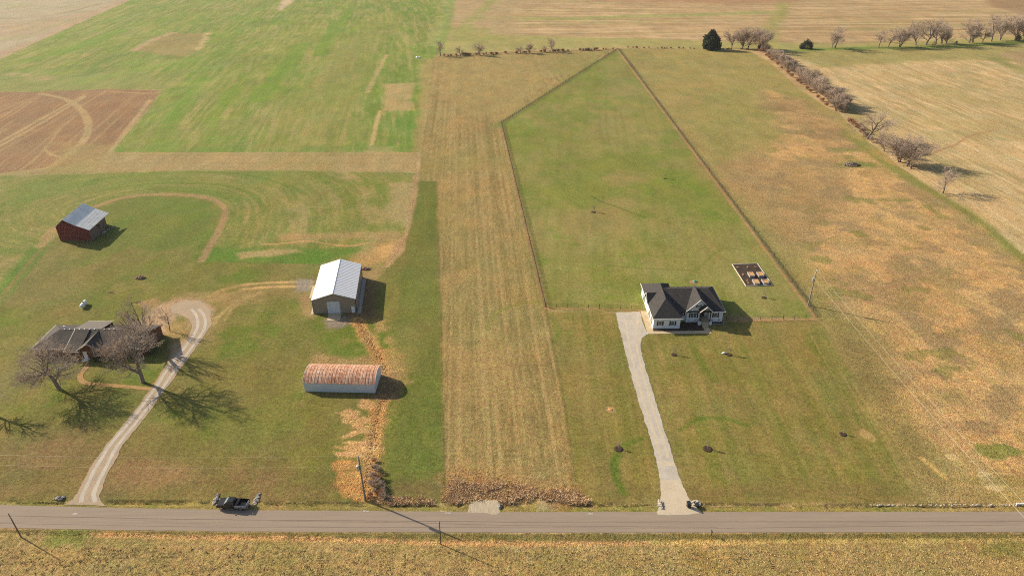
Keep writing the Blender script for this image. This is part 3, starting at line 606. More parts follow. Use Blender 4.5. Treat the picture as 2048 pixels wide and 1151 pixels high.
M['redwood'] = mat('faded red boards', (.20, .032, .026), .85, srgb=False, stretch=(3, 3, .25), noise=[(1.2, (.10, .055, .045), .8, .5, .68), (4, (.17, .05, .035), .6, .48, .62)])
M['greywood'] = mat('weathered boards', (.16, .105, .08), .88, srgb=False, stretch=(2.5, 2.5, .2), noise=[(1.2, (.20, .16, .13), .8, .45, .62), (4, (.12, .035, .03), .6, .52, .66)])
M['barnroof'] = sheetmetal('galvanised roofing', (.86, .84, .78), .5, .02, 1.1, 'Y', noise=[(.4, (.66, .65, .61), .6, .42, .6)])
M['brick'] = mat('red brick', (.15, .062, .036), .9, srgb=False, noise=[(1.2, (.11, .045, .028), .7, .45, .62), (8, (.22, .11, .07), .6, .5, .68)])
M['pole'] = mat('weathered pole', (.22, .19, .16), .85, srgb=False, noise=[(2, (.3, .27, .23), .7, .45, .62)])
M['polegreen'] = mat('treated pole', (.09, .085, .035), .85, srgb=False, noise=[(2, (.13, .11, .05), .7, .45, .62)])
M['steel'] = mat('grey steel', (.5, .52, .54), .4, .5, .6, srgb=False)
M['wire'] = mat('bare aluminium wire', (.62, .55, .42), .4, .5, .3, srgb=False)
M['bark'] = mat('bark', (.21, .165, .13), .95, srgb=False, noise=[(3, (.24, .19, .15), .7, .45, .62)])
M['twig'] = mat('bare twigs', (.48, .38, .30), .95, srgb=False, noise=[(.4, (.34, .265, .205), .7, .42, .6)])
M['twigred'] = mat('russet twigs', (.38, .20, .12), .95, srgb=False)
M['cedar'] = mat('dark evergreen foliage', (.022, .038, .016), .8, srgb=False, noise=[(.9, (.045, .06, .022), .8, .45, .62)])
M['bush'] = mat('evergreen shrub leaves', (.035, .055, .02), .8, srgb=False, noise=[(2, (.06, .08, .03), .8, .45, .62)])
M['weed'] = mat('dead weeds', (.64, .45, .25), .95, srgb=False, noise=[(.5, (.44, .29, .165), .85, .42, .6), (2.5, (.76, .60, .38), .6, .48, .62)])
M['stone'] = mat('grey stone', (.34, .33, .32), .9, srgb=False, noise=[(1.5, (.22, .21, .2), .8, .42, .6), (1.1, (.5, .47, .42), .7, .55, .6)])
M['carblack'] = mat('black car paint', (.008, .008, .009), .22, .6, srgb=False)
M['tyre'] = mat('tyre rubber', (.015, .015, .015), .9, srgb=False)
M['rim'] = mat('alloy', (.45, .45, .46), .3, .5, .8, srgb=False)
M['skysheen'] = mat('bed panel with painted sky reflection', (.35, .38, .42), .25, .6, .5, srgb=False)  # sky reflected in the black bed panels, put into a paler base colour
M['lampred'] = mat('red lens', (.35, .02, .015), .25, .6, srgb=False)
M['lampclear'] = mat('clear lens', (.7, .7, .68), .15, .6, srgb=False)
M['tankwhite'] = mat('white enamel', (.8, .8, .78), .35, srgb=False)
M['plasticgreen'] = mat('green plastic', (.06, .3, .2), .5, srgb=False)
M['bin'] = mat('dark plastic', (.022, .03, .035), .5, srgb=False)
M['straw'] = mat('straw mulch', (228, 180, 110), .95, noise=[(4, (196, 140, 84), .8, .45, .62)])
M['galv'] = mat('corrugated steel', (.42, .40, .42), .45, .5, .4, srgb=False)
M['soil'] = mat('dry soil', (178, 140, 100), .95, noise=[(4, (140, 100, 72), .8, .45, .62)])
M['log'] = mat('dead wood', (.2, .13, .09), .95, srgb=False)

# ------------------------------------------------------------------ flat ground features
from mathutils.geometry import tessellate_polygon
def sheet(name, P, z, m, wob=.25, ws=1.5, t=0., parent=None, world=False, seed=5, step=.5):
    Q = P if world else [g(*p) for p in P]; out = []
    for i in range(len(Q)):
        a = np.array(Q[i]); b = np.array(Q[(i + 1) % len(Q)]); n = max(1, int(np.linalg.norm(b - a) / step))
        for k in range(n): out.append(a + (b - a) * k / n)
    A = np.array(out)
    if wob:
        dx = (fbm(A[:, 0], A[:, 1], ws, seed, 3) - .5) * 2 * wob; dy = (fbm(A[:, 0], A[:, 1], ws, seed + 9, 3) - .5) * 2 * wob
        A = A + np.stack([dx, dy], 1)
    V = [Vector((x, y, z)) for x, y in A]; tris = tessellate_polygon([V])
    mb = MB(); mb.add(V, [tuple(t_) for t_ in tris])
    o = mb.build(name, m, parent)
    me = o.data
    import bmesh
    bm = bmesh.new(); bm.from_mesh(me)
    for f in bm.faces:
        if f.normal.z < 0: f.normal_flip()
    bm.to_mesh(me); bm.free()
    return o
def ribbon(cl, w):
    """polygon either side of a centre line of ground points"""
    cl = [np.array(c) for c in cl]; L, Rr = [], []
    for i, c in enumerate(cl):
        a = cl[max(0, i - 1)]; b = cl[min(len(cl) - 1, i + 1)]; d = (b - a) / np.linalg.norm(b - a); n = np.array([-d[1], d[0]])
        ww = w[i] if isinstance(w, (list, tuple)) else w
        L.append(tuple(c + n * ww / 2)); Rr.append(tuple(c - n * ww / 2))
    return L + Rr[::-1]
ROADN = [(-400, 96.5), (-180, 95.6), (-98.5, 94.55), (-80, 93.9), (-50, 93.2), (0, 92.75), (97, 92.85), (200, 92.9), (500, 93)]
ROADS = [(500, 88.2), (200, 88.05), (94, 87.95), (0, 87.85), (-50, 88.1), (-75, 88.5), (-94.6, 89.0), (-180, 90), (-400, 91)]
road = tag(sheet('road', ROADN + ROADS, .03, M['asphalt'], wob=.09, ws=1.2, world=True), kind='structure')
rc = [(-300, 93.2), (-98, 91.9), (-60, 90.95), (0, 90.35), (60, 90.4), (200, 90.5)]
def seal(pts, w, seed):
    A = []
    for i in range(len(pts) - 1):
        for k in range(20): A.append((pts[i][0] + (pts[i + 1][0] - pts[i][0]) * k / 20, pts[i][1] + (pts[i + 1][1] - pts[i][1]) * k / 20))
    sheet('crack_seal', ribbon(A, w), .034 + .004 * (seed % 3), M['seal'], wob=.05, ws=.8, parent=road, world=True, seed=seed)
seal(rc, .1, 2); seal([(-98, 90.1), (-60, 89.2), (0, 89.0), (40, 88.9), (97, 89.7)], .08, 3); seal([(-45, 90.6), (-20, 90.2), (0, 89.5), (40, 89.1)], .06, 4)
def smooth_px(P, n=5): return [tuple(q) for q in smooth_line(P, n)]
gd = sheet('driveway', [(1230.5, 625), (1258.6, 735), (1277, 801), (1299, 870), (1319.5, 946), (1322, 985), (1321, 1002), (1313.5, 1024.8), (1316, 1028.5), (1372, 1029), (1403, 1025), (1388, 1009), (1375, 991), (1365, 970), (1356.5, 948), (1332, 868), (1310, 800), (1297, 755), (1284, 712), (1281, 690), (1284, 676), (1296, 668.5), (1284, 640), (1281, 622.5)], .044, M['gravel'], wob=.28, ws=1.2)
tag(gd, kind='structure')
M['gravelcream'] = mat('cream limestone gravel', (220, 204, 174), .95, noise=[(.5, (204, 188, 158), .7, .42, .62), (3., (232, 218, 190), .6, .45, .7), (9., (170, 154, 130), .5, .5, .7)], bump=(9, .6, .05))
sheet('fresh_gravel', [(1320.5, 959), (1358, 958), (1365, 970), (1375, 991), (1388, 1009), (1402, 1024.6), (1372, 1028.4), (1317, 1028), (1314.5, 1024.6), (1321.5, 1002), (1322.5, 985)], .048, M['gravelcream'], wob=.2, ws=1., parent=gd)
sheet('fresh_gravel', [(1317, 921), (1347, 921), (1351, 930), (1319, 930)], .048, M['gravelcream'], wob=.5, ws=1.5, parent=gd, seed=8)
for k, f_ in enumerate((.3, .72)): sheet('wheel_track', ribbon(smooth_px([(x0 + (x1 - x0) * f_, y_) for y_, x0, x1 in [(640, 1236, 1290), (680, 1245, 1284), (735, 1259, 1292), (801, 1277, 1310), (868, 1299, 1332), (915, 1312, 1345)]], 8), .6), .0475, M['gravelcream'], wob=.3, ws=1.2, parent=gd, world=True, seed=20 + k)
dl = sheet('driveway', [(130, 1008.5), (146, 997), (155, 985), (178, 938), (212, 889), (258, 836), (300, 779.5), (341, 716), (374, 677), (385, 653), (377, 636), (355, 628), (338, 624), (346, 608), (372, 600), (402, 602), (421, 618), (423, 650), (400, 683), (366, 731), (330, 780), (286, 841), (247, 888), (211, 958), (198, 990), (203, 1002), (214, 1010.5)], .038, M['gravel2'], wob=.3, ws=1.4)
tag(dl, kind='structure')
def track(px, w, seed):
    return sheet('wheel_track', ribbon(smooth_px(px, 8), w), .046, M['gravel'], wob=.14, ws=.9, parent=dl, world=True, seed=seed)
rows = [(1004, 146, 207), (985, 155, 200), (960, 168, 210), (938, 178, 222), (888, 212, 247), (836, 258, 287), (779.5, 300, 330), (731, 331, 366), (682, 371, 401), (655, 386, 418), (632, 384, 418), (618, 374, 406)]
for k, f_ in enumerate((.27, .73)): track([(a_ + (b_ - a_) * f_, y_) for y_, a_, b_ in rows], .8, 11 + k)
wk = sheet('walkway', ribbon(smooth_px([(303, 777.5), (244, 772), (180, 767), (163, 760), (161, 749), (171, 736), (176, 728)]), 1.25), .05, M['brickpath'], wob=.04, world=True)
tag(wk, kind='structure')
pd = sheet('gravel_pad', [(935, 1024.3), (938, 1008), (950, 1000), (994, 998.5), (999, 1010), (1000, 1023.5), (990, 1030), (975, 1026)], .045, M['gravel3'], wob=.2, ws=.8)
tag(pd, kind='structure')

# ------------------------------------------------------------------ buildings
def frame(O, U, V_):
    """local metres along the front (U) and back (V_) of a building placed at O"""
    U = np.array(U, float); V_ = np.array(V_, float); U /= np.linalg.norm(U); V_ /= np.linalg.norm(V_)
    return lambda p: (p[0] * U[0] + p[1] * V_[0], p[0] * U[1] + p[1] * V_[1], p[2])
def wallbox(mb, poly, z0, z1):
    n = len(poly)
    mb.add([(x, y, z0) for x, y in poly] + [(x, y, z1) for x, y in poly], [tuple(range(n - 1, -1, -1)), tuple(range(n, 2 * n))] + [(i, (i + 1) % n, (i + 1) % n + n, i + n) for i in range(n)])
def window(xf, root, u, v, z, w, h, shutters=.38, face='front', panes=2, frame_m=None, sign=-1):
    """window proud of a wall whose face is at v (front) or u (side)"""
    fm = frame_m or M['trim']
    def bx(mb, a0, a1, d0, d1, z0, z1):
        if face == 'front': mb.box(a0, a1, v + sign * d1, v + sign * d0, z0, z1)
        else: mb.box(v + sign * d1, v + sign * d0, a0, a1, z0, z1)
    f = MB(xf); t = .09
    bx(f, u - w / 2, u + w / 2, .003, .06, z - h / 2, z - h / 2 + t); bx(f, u - w / 2, u + w / 2, .003, .06, z + h / 2 - t, z + h / 2)
    bx(f, u - w / 2, u - w / 2 + t, .004, .058, z - h / 2 + t, z + h / 2 - t); bx(f, u + w / 2 - t, u + w / 2, .004, .058, z - h / 2 + t, z + h / 2 - t)
    for k in range(1, panes):
        a = u - w / 2 + w * k / panes; bx(f, a - .05, a + .05, .005, .055, z - h / 2 + t, z + h / 2 - t)
    bx(f, u - w / 2 + t, u + w / 2 - t, .006, .05, z - .03, z + .03)
    wo = f.build('window', fm, root)
    p = MB(xf); bx(p, u - w / 2 + t, u + w / 2 - t, .002, .02, z - h / 2 + t, z + h / 2 - t); p.build('pane', M['glass'], wo)
    if shutters:
        for sg in (-1, 1):
            s_ = MB(xf); c = u + sg * (w / 2 + shutters / 2 + .02); bx(s_, c - shutters / 2, c + shutters / 2, .003, .07, z - h / 2 - .03, z + h / 2 + .03); s_.build('shutter', M['black'], wo)
    return wo

# white farmhouse with charcoal roof
hx = frame(None, (1, .022), (0.001, 1)); hr = empty('farmhouse', (38.4, 157.4, 0), 'white one-storey house with charcoal hip roofs, black shutters and gabled front porch', 'house')
w = MB(hx); wallbox(w, [(0, 0), (7.3, 0), (7.3, 19), (0, 19)], 0, 3.42)
wallbox(w, [(7.3, 4.0), (9.7, 4.0), (9.7, 3.2), (13.3, 3.2), (13.3, 4.9), (15.9, 4.9), (15.9, 3.2), (19.8, 3.2), (19.8, 16.9), (7.3, 16.9)], 0, 3.42)
w.add([(9.75, 3.2, 3.42), (15.9, 3.2, 3.42), (15.9, 3.2, 4.0), (13.0, 3.2, 6.95), (9.75, 3.2, 3.85)], [(0, 1, 2, 3, 4)])
w.build('wall', M['white'], hr)
def hiproof(x0, x1, y0, y1, ze, zr, rx0, ry0, rx1, ry1):
    """eave rectangle, ridge from (rx0,ry0) to (rx1,ry1)"""
    A, B_, C, D = (x0, y0, ze), (x1, y0, ze), (x1, y1, ze), (x0, y1, ze); P_, Q_ = (rx0, ry0, zr), (rx1, ry1, zr)
    if abs(ry1 - ry0) > abs(rx1 - rx0): return [(A, B_, P_), (B_, C, Q_, P_), (C, D, Q_), (D, A, P_, Q_)]
    return [(A, B_, Q_, P_), (B_, C, Q_), (C, D, P_, Q_), (D, A, P_)]
r = MB(hx)
for f in hiproof(-.4, 7.75, -.45, 19.35, 3.5, 6.9, 3.75, 4.7, 3.85, 13.4): r.slab(f, .16)
for f in [((4.2, 2.8, 3.503), (20.3, 2.8, 3.503), (16.8, 10.3, 6.85), (4.2, 10.3, 6.85)), ((20.3, 2.8, 3.503), (20.3, 17.3, 3.503), (16.8, 10.3, 6.85)), ((20.3, 17.3, 3.503), (4.2, 17.3, 3.503), (4.2, 10.3, 6.85), (16.8, 10.3, 6.85))]: r.slab(f, .16)
r.build('roof', M['shingle'], hr)
r = MB(hx)   # front cross gable
r.slab([(9.2, 2.75, 3.6), (13.0, 2.75, 7.42), (13.0, 11.2, 7.42), (9.2, 5.0, 3.6)], .16); r.slab([(13.0, 2.75, 7.42), (16.55, 2.75, 3.86), (16.55, 5.0, 3.86), (13.0, 11.2, 7.42)], .16)
r.build('roof', M['shingle'], hr)
r = MB(hx)   # gable over the garage side
r.slab([(-.55, 7.6, 3.75), (-.55, 9.9, 5.8), (2.9, 9.9, 5.8), (.2, 7.6, 3.75)], .14); r.slab([(-.55, 9.9, 5.8), (-.55, 12.2, 3.75), (.2, 12.2, 3.75), (2.9, 9.9, 5.8)], .14)
r.build('roof', M['shingle'], hr)
w = MB(hx); w.prism([(7.9, 3.4), (11.9, 3.4), (9.9, 5.6)], -.03, 1.5, ax='x'); w.build('gable', M['white'], hr)
for u, v, z in [(8.9, 12.6, 5.6), (11.2, 13.4, 5.3), (15.6, 12.9, 5.5), (5.6, 9.4, 5.0)]:
    p = MB(hx); p.tube((u, v, z), (u, v, z + .6), .07, None, 8); p.build('roof_vent', M['black'], hr)
f = MB(hx)
for a, b in [((-.42, -.5, 3.34), (7.77, -.5, 3.34)), ((-.44, -.5, 3.34), (-.44, 19.4, 3.34)), ((16.5, 2.76, 3.34), (20.34, 2.76, 3.34)), ((20.34, 2.76, 3.34), (20.34, 17.3, 3.34)), ((7.5, 3.6, 3.34), (9.3, 3.6, 3.34))]:
    f.box(min(a[0], b[0]) - .04, max(a[0], b[0]) + .04, min(a[1], b[1]) - .04, max(a[1], b[1]) + .04, 3.3, 3.515)
for a, b in [((9.1, 2.7, 3.42), (13.0, 2.7, 7.34)), ((13.0, 2.7, 7.34), (16.6, 2.7, 3.74)), ((-.6, 7.6, 3.66), (-.6, 9.9, 5.74)), ((-.6, 9.9, 5.74), (-.6, 12.2, 3.66))]: f.tube(a, b, .1, .1, 4)
f.build('fascia', M['trim'], hr)
window(hx, hr, 1.85, 0, 1.75, 1.0, 1.35, panes=1); window(hx, hr, 5.25, 0, 1.75, 1.0, 1.35, panes=1)
window(hx, hr, 8.55, 4.0, 2.25, .9, 1.35, panes=1); window(hx, hr, 11.65, 3.2, 2.25, 1.75, 1.5); window(hx, hr, 17.75, 3.2, 2.25, 1.0, 1.4, panes=1)
window(hx, hr, 12.75, 3.2, 5.15, .8, .7, shutters=.3, panes=1)
for v in (2.6, 6.0, 14.6): window(hx, hr, v, 0, 1.3, 2.6, 2.2, shutters=0, face='side', panes=1).name = 'garage_door'
for u in (10.4, 12.2, 17.0, 18.9): b = MB(hx); b.box(u - .2, u + .2, 3.16, 3.197, .55, .72); b.build('vent', M['black'], hr)
p = MB(hx); p.slab([(12.75, 1.35, 4.25), (14.6, 1.35, 5.95), (14.6, 6.4, 5.95), (12.75, 3.9, 4.25)], .14); p.slab([(14.6, 1.35, 5.95), (16.45, 1.35, 4.25), (16.45, 3.9, 4.25), (14.6, 6.4, 5.95)], .14)
pr = p.build('porch_roof', M['shingle'], hr)
p = MB(hx); p.tube((12.7, 1.3, 4.16), (14.6, 1.3, 5.88), .09, .09, 4); p.tube((14.6, 1.3, 5.88), (16.5, 1.3, 4.16), .09, .09, 4); p.build('fascia', M['trim'], pr)
for u in (13.3, 15.9): p = MB(hx); p.box(u - .13, u + .13, 1.75, 2.0, 1.0, 4.2); p.build('porch_post', M['darkwood'], hr)
p = MB(hx); p.box(13.2, 16.0, 1.78, 1.95, 4.0, 4.25); p.tube((13.4, 1.86, 4.2), (14.6, 1.86, 5.4), .09, .09, 4); p.tube((15.8, 1.86, 4.2), (14.6, 1.86, 5.4), .09, .09, 4); p.build('porch_truss', M['darkwood'], hr)
p = MB(hx); p.box(13.0, 16.2, 1.6, 4.9, .0, 1.0); p.build('porch_floor', M['concrete'], hr)
for u in (13.15, 16.05): p = MB(hx); p.box(u - .4, u + .4, 1.5, 2.2, 0, 1.05); p.build('pier', M['white'], hr)
p = MB(hx); p.box(14.0, 15.1, 4.8, 4.895, 1.0, 3.2); do = p.build('door', M['darkwood'], hr)
p = MB(hx); p.box(15.2, 15.55, 4.82, 4.893, 1.0, 3.2); p.build('sidelight', M['trim'], do)
p = MB(hx)
for k in range(5): p.box(13.75, 15.35, .1 + k * .3, .4 + k * .3, 0, .2 * (k + 1) - .003)
p.build('steps', M['concrete'], hr)
for u in (13.72, 15.38):
    p = MB(hx); p.tube((u, .15, .1), (u, .15, 1.0), .03); p.tube((u, 1.5, .9), (u, 1.5, 1.9), .03); p.tube((u, .15, 1.0), (u, 1.5, 1.9), .03); p.build('handrail', M['darkwood'], hr)
sl_ = empty('pavement', (38.4, 157.4, 0)); sl_['kind'] = 'structure'
p = MB(hx); p.box(-1.8, -.02, -2.6, 9.4, .0, .075); p.box(-.02, 15.5, -2.6, -1.3, .0, .075); p.box(13.95, 15.5, -1.3, .1, 0, .075); p.build('slab', M['concrete'], sl_)
bd = empty('flower_bed', (38.4, 157.4, 0), 'dark mulched bed in the corner between garage and porch of white house', 'flower bed')
p = MB(hx); p.box(.0, 7.3, -1.3, -.003, 0, .06); p.box(7.3, 13.7, -1.3, 3.19, 0, .06); p.build('mulch', M['mulch'], bd)
bd2 = empty('flower_bed', (38.4, 157.4, 0), 'stone edged mulch bed right of the porch steps', 'flower bed')
p = MB(hx); p.box(16.5, 19.9, 2.0, 3.19, 0, .06); p.build('mulch', M['mulch'], bd2)
rnd = random.Random(3); p = MB(hx)
for k in range(26): t = k / 25; p.rock((16.4 + 3.9 * t, 1.85 + .25 * math.sin(t * 5) + (1.3 * (t - .85) / .15 if t > .85 else 0), .1), .17, rnd)
p.build('edging', M['stone'], bd2)

# tan metal building
tx = frame(None, (12, .8), (-2.5, 21.2)); tr = empty('metal_barn', (-56.0, 165.3, 0), 'tan metal shop building with bright white gable roof and roll-up door', 'barn')
w = MB(tx); w.prism([(0, 0), (12.0, 0), (12.0, 4.5), (6.0, 6.35), (0, 4.5)], 0, 21.2); w.build('wall', M['tanmetal'], tr)
for a, b in [((-.15, 4.52), (6.0, 6.45)), ((6.0, 6.45), (12.15, 4.52))]:
    r = MB(tx); r.slab([(a[0], -.2, a[1]), (b[0], -.2, b[1]), (b[0], 21.45, b[1]), (a[0], 21.45, a[1])], .07)
    for k in range(23): v = .1 + k * .93; r.slab([(a[0] + .02, v, a[1] + .05), (b[0] - .02, v, b[1] + .05), (b[0] - .02, v + .09, b[1] + .05), (a[0] + .02, v + .09, a[1] + .05)], .045)
    r.build('roof', M['roofwhite'], tr)
p = MB(tx); p.tube((6, -.22, 6.47), (6, 21.47, 6.47), .07, .07, 6); p.build('ridge_cap', M['trim'], tr)
d = MB(tx); d.box(4.0, 7.5, -.06, -.003, 0, 3.75); dd = d.build('roll_up_door', M['whitemetal'], tr)
d = MB(tx); d.box(-.06, -.003, 11, 15, 0, 3.6); d.build('roll_up_door', M['whitemetal'], tr)
d = MB(tx); d.box(10.6, 11.5, -.05, -.003, 0, 2.1); d.build('door', M['trim'], tr)
for u, v in ((-.02, -.02), (12.02, -.02), (12.02, 21.22), (-.02, 21.22)): d = MB(tx); d.box(u - .09, u + .09, v - .09, v + .09, 0, 4.45); d.build('corner_trim', M['darkwood'] if u > 10 else M['tanmetal'], tr)
ap = empty('pavement', (-56.0, 165.3, 0)); ap['kind'] = 'structure'
p = MB(tx); p.box(4.1, 7.7, -4.0, -.08, 0, .08); p.box(-2.6, -.12, 9.0, 16.5, 0, .07); p.build('slab', M['concrete'], ap)
p = MB(tx); p.box(12.12, 13.2, -.3, 20.5, 0, .03); p.box(-.9, -.12, -.2, 8.7, 0, .03); p.build('gravel_edge', M['gravel'], ap)

# rust roofed barn
bx_ = frame(None, (16.8, -.6), (.2, 7.2)); br = empty('storage_barn', (-49.15, 129.75, 0), 'long white metal shed with curved rusty roof beside clay gully', 'barn')
prof = [(0, 2.6), (.5, 3.05), (1.2, 3.5), (2.2, 3.9), (3.6, 4.15), (5.0, 3.95), (6.2, 3.5), (7.4, 2.85)]
w = MB(bx_); w.prism([(0.05, 0), (7.35, 0)] + [(a, z - .06) for a, z in prof[::-1]], 0, 16.8, ax='x'); w.build('wall', M['whitemetal'], br)
for i0, i1 in ((0, 4), (4, 7)):
    r = MB(bx_)
    for i in range(i0, i1):
        a, b = prof[i], prof[i + 1]; e = -.12 if i == 0 else 0
        r.slab([(-.15, a[0] + e, a[1] + .02), (16.95, a[0] + e, a[1] + .02), (16.95, b[0], b[1] + .02), (-.15, b[0], b[1] + .02)], .05)
        for k in range(21): u = .1 + k * .8; r.slab([(u, a[0] + e, a[1] + .055), (u + .08, a[0] + e, a[1] + .055), (u + .08, b[0], b[1] + .055), (u, b[0], b[1] + .055)], .03)
    r.build('roof', M['rustroof'], br)
for u in (-.17, 16.97):
    p = MB(bx_)
    for i in range(7): p.tube((u, prof[i][0], prof[i][1] + .02), (u, prof[i + 1][0], prof[i + 1][1] + .02), .05, .05, 5)
    p.build('rake_trim', M['trim'], br)
p = MB(bx_); p.tube((15.6, 6.3, 3.4), (15.6, 6.3, 3.8), .12); p.build('vent', M['black'], br)
d = MB(bx_); d.box(-.06, -.003, 2.2, 5.2, 0, 2.7); d.build('sliding_door', M['whitemetal'], br)

# red barn
rx = frame(None, (10.9, .1), (-.95, 11.7)); rr = empty('red_barn', (-155.6, 213.5, 0), 'old red board barn with grey metal roof and stone footing', 'barn')
w = MB(rx); w.prism([(0, .2), (10.9, .2), (10.9, 4.35), (7.1, 5.86), (3.2, 7.9), (0, 5.35)], 0, 11.7); w.build('wall', M['redwood'], rr)
w = MB(rx); w.box(10.903, 10.96, .02, 11.68, .2, 4.3); sw = w.build('side_wall', M['greywood'], rr); sw['label'] = 'weathered grey side wall'
w = MB(rx); w.box(.08, 10.82, .08, 11.6, 0, .2); w.build('footing', M['log'], rr)
for a, b, t in [((-.5, 5.1), (3.2, 8.12), 0), ((3.2, 8.12), (7.0, 6.0), 0), ((7.0, 6.0), (11.35, 4.28), 0)]:
    r = MB(rx); r.slab([(a[0], -.35, a[1]), (b[0], -.35, b[1]), (b[0], 14.9, b[1]), (a[0], 14.9, a[1])], .08)
    for k in range(18): v = -.2 + k * .86; r.slab([(a[0] + .02, v, a[1] + .04), (b[0] - .02, v, b[1] + .04), (b[0] - .02, v + .07, b[1] + .04), (a[0] + .02, v + .07, a[1] + .04)], .035)
    r.build('roof', M['barnroof'], rr)
w = MB(rx); w.box(10.95, 10.975, 6.0, 7.1, 1.9, 3.4); w.build('window', M['black'], rr)
w = MB(rx); w.prism([(2.5, 6.9), (3.2, 7.5), (4.2, 6.9)], -.03, -.003); w.build('loft_opening', M['black'], rr)
w = MB(rx); w.box(1.2, 9.5, 11.7, 14.6, 0, 3.9); w.build('lean_to', M['redwood'], rr)

# brick house
kx = frame(None, (1, 0), (-.03, 1)); kr = empty('brick_house', (-121.2, 144.2, 0), 'red brick ranch house with dark shingle roof behind two big bare trees', 'house')
w = MB(kx); wallbox(w, [(0, 0), (8.6, 0), (8.6, -1.0), (11.2, -1.0), (17.6, -1.0), (17.6, 0), (27.6, 0), (27.6, 10.4), (0, 10.4)], 0, 2.72)
w.prism([(11.4, 2.7), (17.5, 2.7), (14.5, 4.6)], -1.0, 3.5); w.prism([(0.0, 2.7), (10.4, 2.7), (5.2, 4.75)], 26.6, 27.6, ax='x'); w.build('wall', M['brick'], kr)
r = MB(kx)
for f in [((-.6, -.65, 2.72), (28.1, -.65, 2.72), (28.1, 5.2, 5.0), (4.3, 5.2, 5.0)), ((-.6, 10.9, 2.72), (-.6, -.65, 2.72), (4.3, 5.2, 5.0)), ((28.1, 10.9, 2.72), (-.6, 10.9, 2.72), (4.3, 5.2, 5.0), (28.1, 5.2, 5.0))]: r.slab(f, .15)
ro = r.build('roof', M['shingle2'], kr)
for k in range(11):
    if k == 7: continue
    p = MB(kx); u = 5.4 + k * 1.28; p.box(u, u + .3, 5.08, 5.35, 4.95, 5.12); p.build('ridge_vent', M['trim'], ro)
p = MB(kx); p.tube((4.6, 6.6, 4.3), (4.6, 6.6, 5.1), .18, .18, 8); p.tube((5.0, 6.5, 4.3), (5.0, 6.5, 4.95), .12, .12, 8); p.build('flue', M['trim'], ro)
r = MB(kx); r.slab([(8.4, -2.0, 2.75), (12.2, -2.0, 2.75), (12.2, 4.9, 5.1), (8.4, 4.9, 5.1)], .2); r.build('porch_roof', M['shingle2'], kr)
r = MB(kx); r.slab([(11.1, -1.55, 2.72), (14.5, -1.55, 4.82), (14.5, 5.2, 4.95), (11.1, .2, 2.85)], .14); r.slab([(14.5, -1.55, 4.82), (17.9, -1.55, 2.72), (17.9, .2, 2.85), (14.5, 5.2, 4.95)], .14); r.build('roof', M['shingle2'], kr)
r = MB(kx); r.slab([(7.9, 5.25, 5.03), (15.0, 5.25, 5.03), (15.3, 10.6, 4.05), (8.5, 10.6, 4.05)], .12); r.build('patio_roof', M['shingle3'], kr)
w = MB(kx); wallbox(w, [(8.8, 10.42), (15.0, 10.42), (15.0, 10.5), (8.8, 10.5)], 0, 3.9); w.build('back_wall', M['brick'], kr)
p = MB(kx)
for a, b in [((-.62, -.68, 2.66), (28.1, -.68, 2.66)), ((8.38, -2.02, 2.68), (12.2, -2.02, 2.68)), ((8.38, -2.02, 2.7), (8.38, 4.9, 5.06)), ((11.1, -1.58, 2.66), (14.5, -1.58, 4.78)), ((14.5, -1.58, 4.78), (17.9, -1.58, 2.66)), ((-.63, -.65, 2.68), (-.63, 10.9, 2.68)), ((8.45, 10.65, 4.0), (15.3, 10.65, 4.0))]: p.tube(a, b, .09, .09, 4)
p.build('fascia', M['fascia'], kr)
window(kx, kr, 15.6, -1.0, 1.45, .95, 1.2, shutters=0, panes=1); window(kx, kr, 3.4, 0, 1.5, 1.3, 1.2, shutters=.35); window(kx, kr, 20.6, 0, 1.5, 1.5, 1.2, shutters=.35); window(kx, kr, 24.6, 0, 1.5, 1.2, 1.2, shutters=.35)
p = MB(kx); p.box(12.5, 13.5, -1.07, -1.003, .1, 2.3); do = p.build('door', M['trim'], kr)
p = MB(kx); p.box(12.3, 13.9, -2.0, -1.08, 0, .3); p.build('step', M['trim'], kr)

# ------------------------------------------------------------------ trees
def segs_mesh(segs, nside):
    S = np.array(segs, float); p, q, r0, r1 = S[:, :3], S[:, 3:6], S[:, 6], S[:, 7]
    d = q - p; d /= np.linalg.norm(d, axis=1)[:, None] + 1e-9
    ref = np.where(np.abs(d[:, 2:3]) > .9, np.array([[1., 0, 0]]), np.array([[0, 0, 1.]])); a = np.cross(d, ref); a /= np.linalg.norm(a, axis=1)[:, None]; b = np.cross(d, a)
    V = []
    for c, r_ in ((p, r0), (q, r1)):
        for i in range(nside):
            t = 2 * math.pi * i / nside; V.append(c + (a * math.cos(t) + b * math.sin(t)) * r_[:, None])
    V = np.stack(V, 1).reshape(-1, 3); n = len(S); base = (np.arange(n) * 2 * nside)[:, None]
    Fs = [base + np.array([[i, (i + 1) % nside, (i + 1) % nside + nside, i + nside]]) for i in range(nside)]
    return V, np.concatenate(Fs)
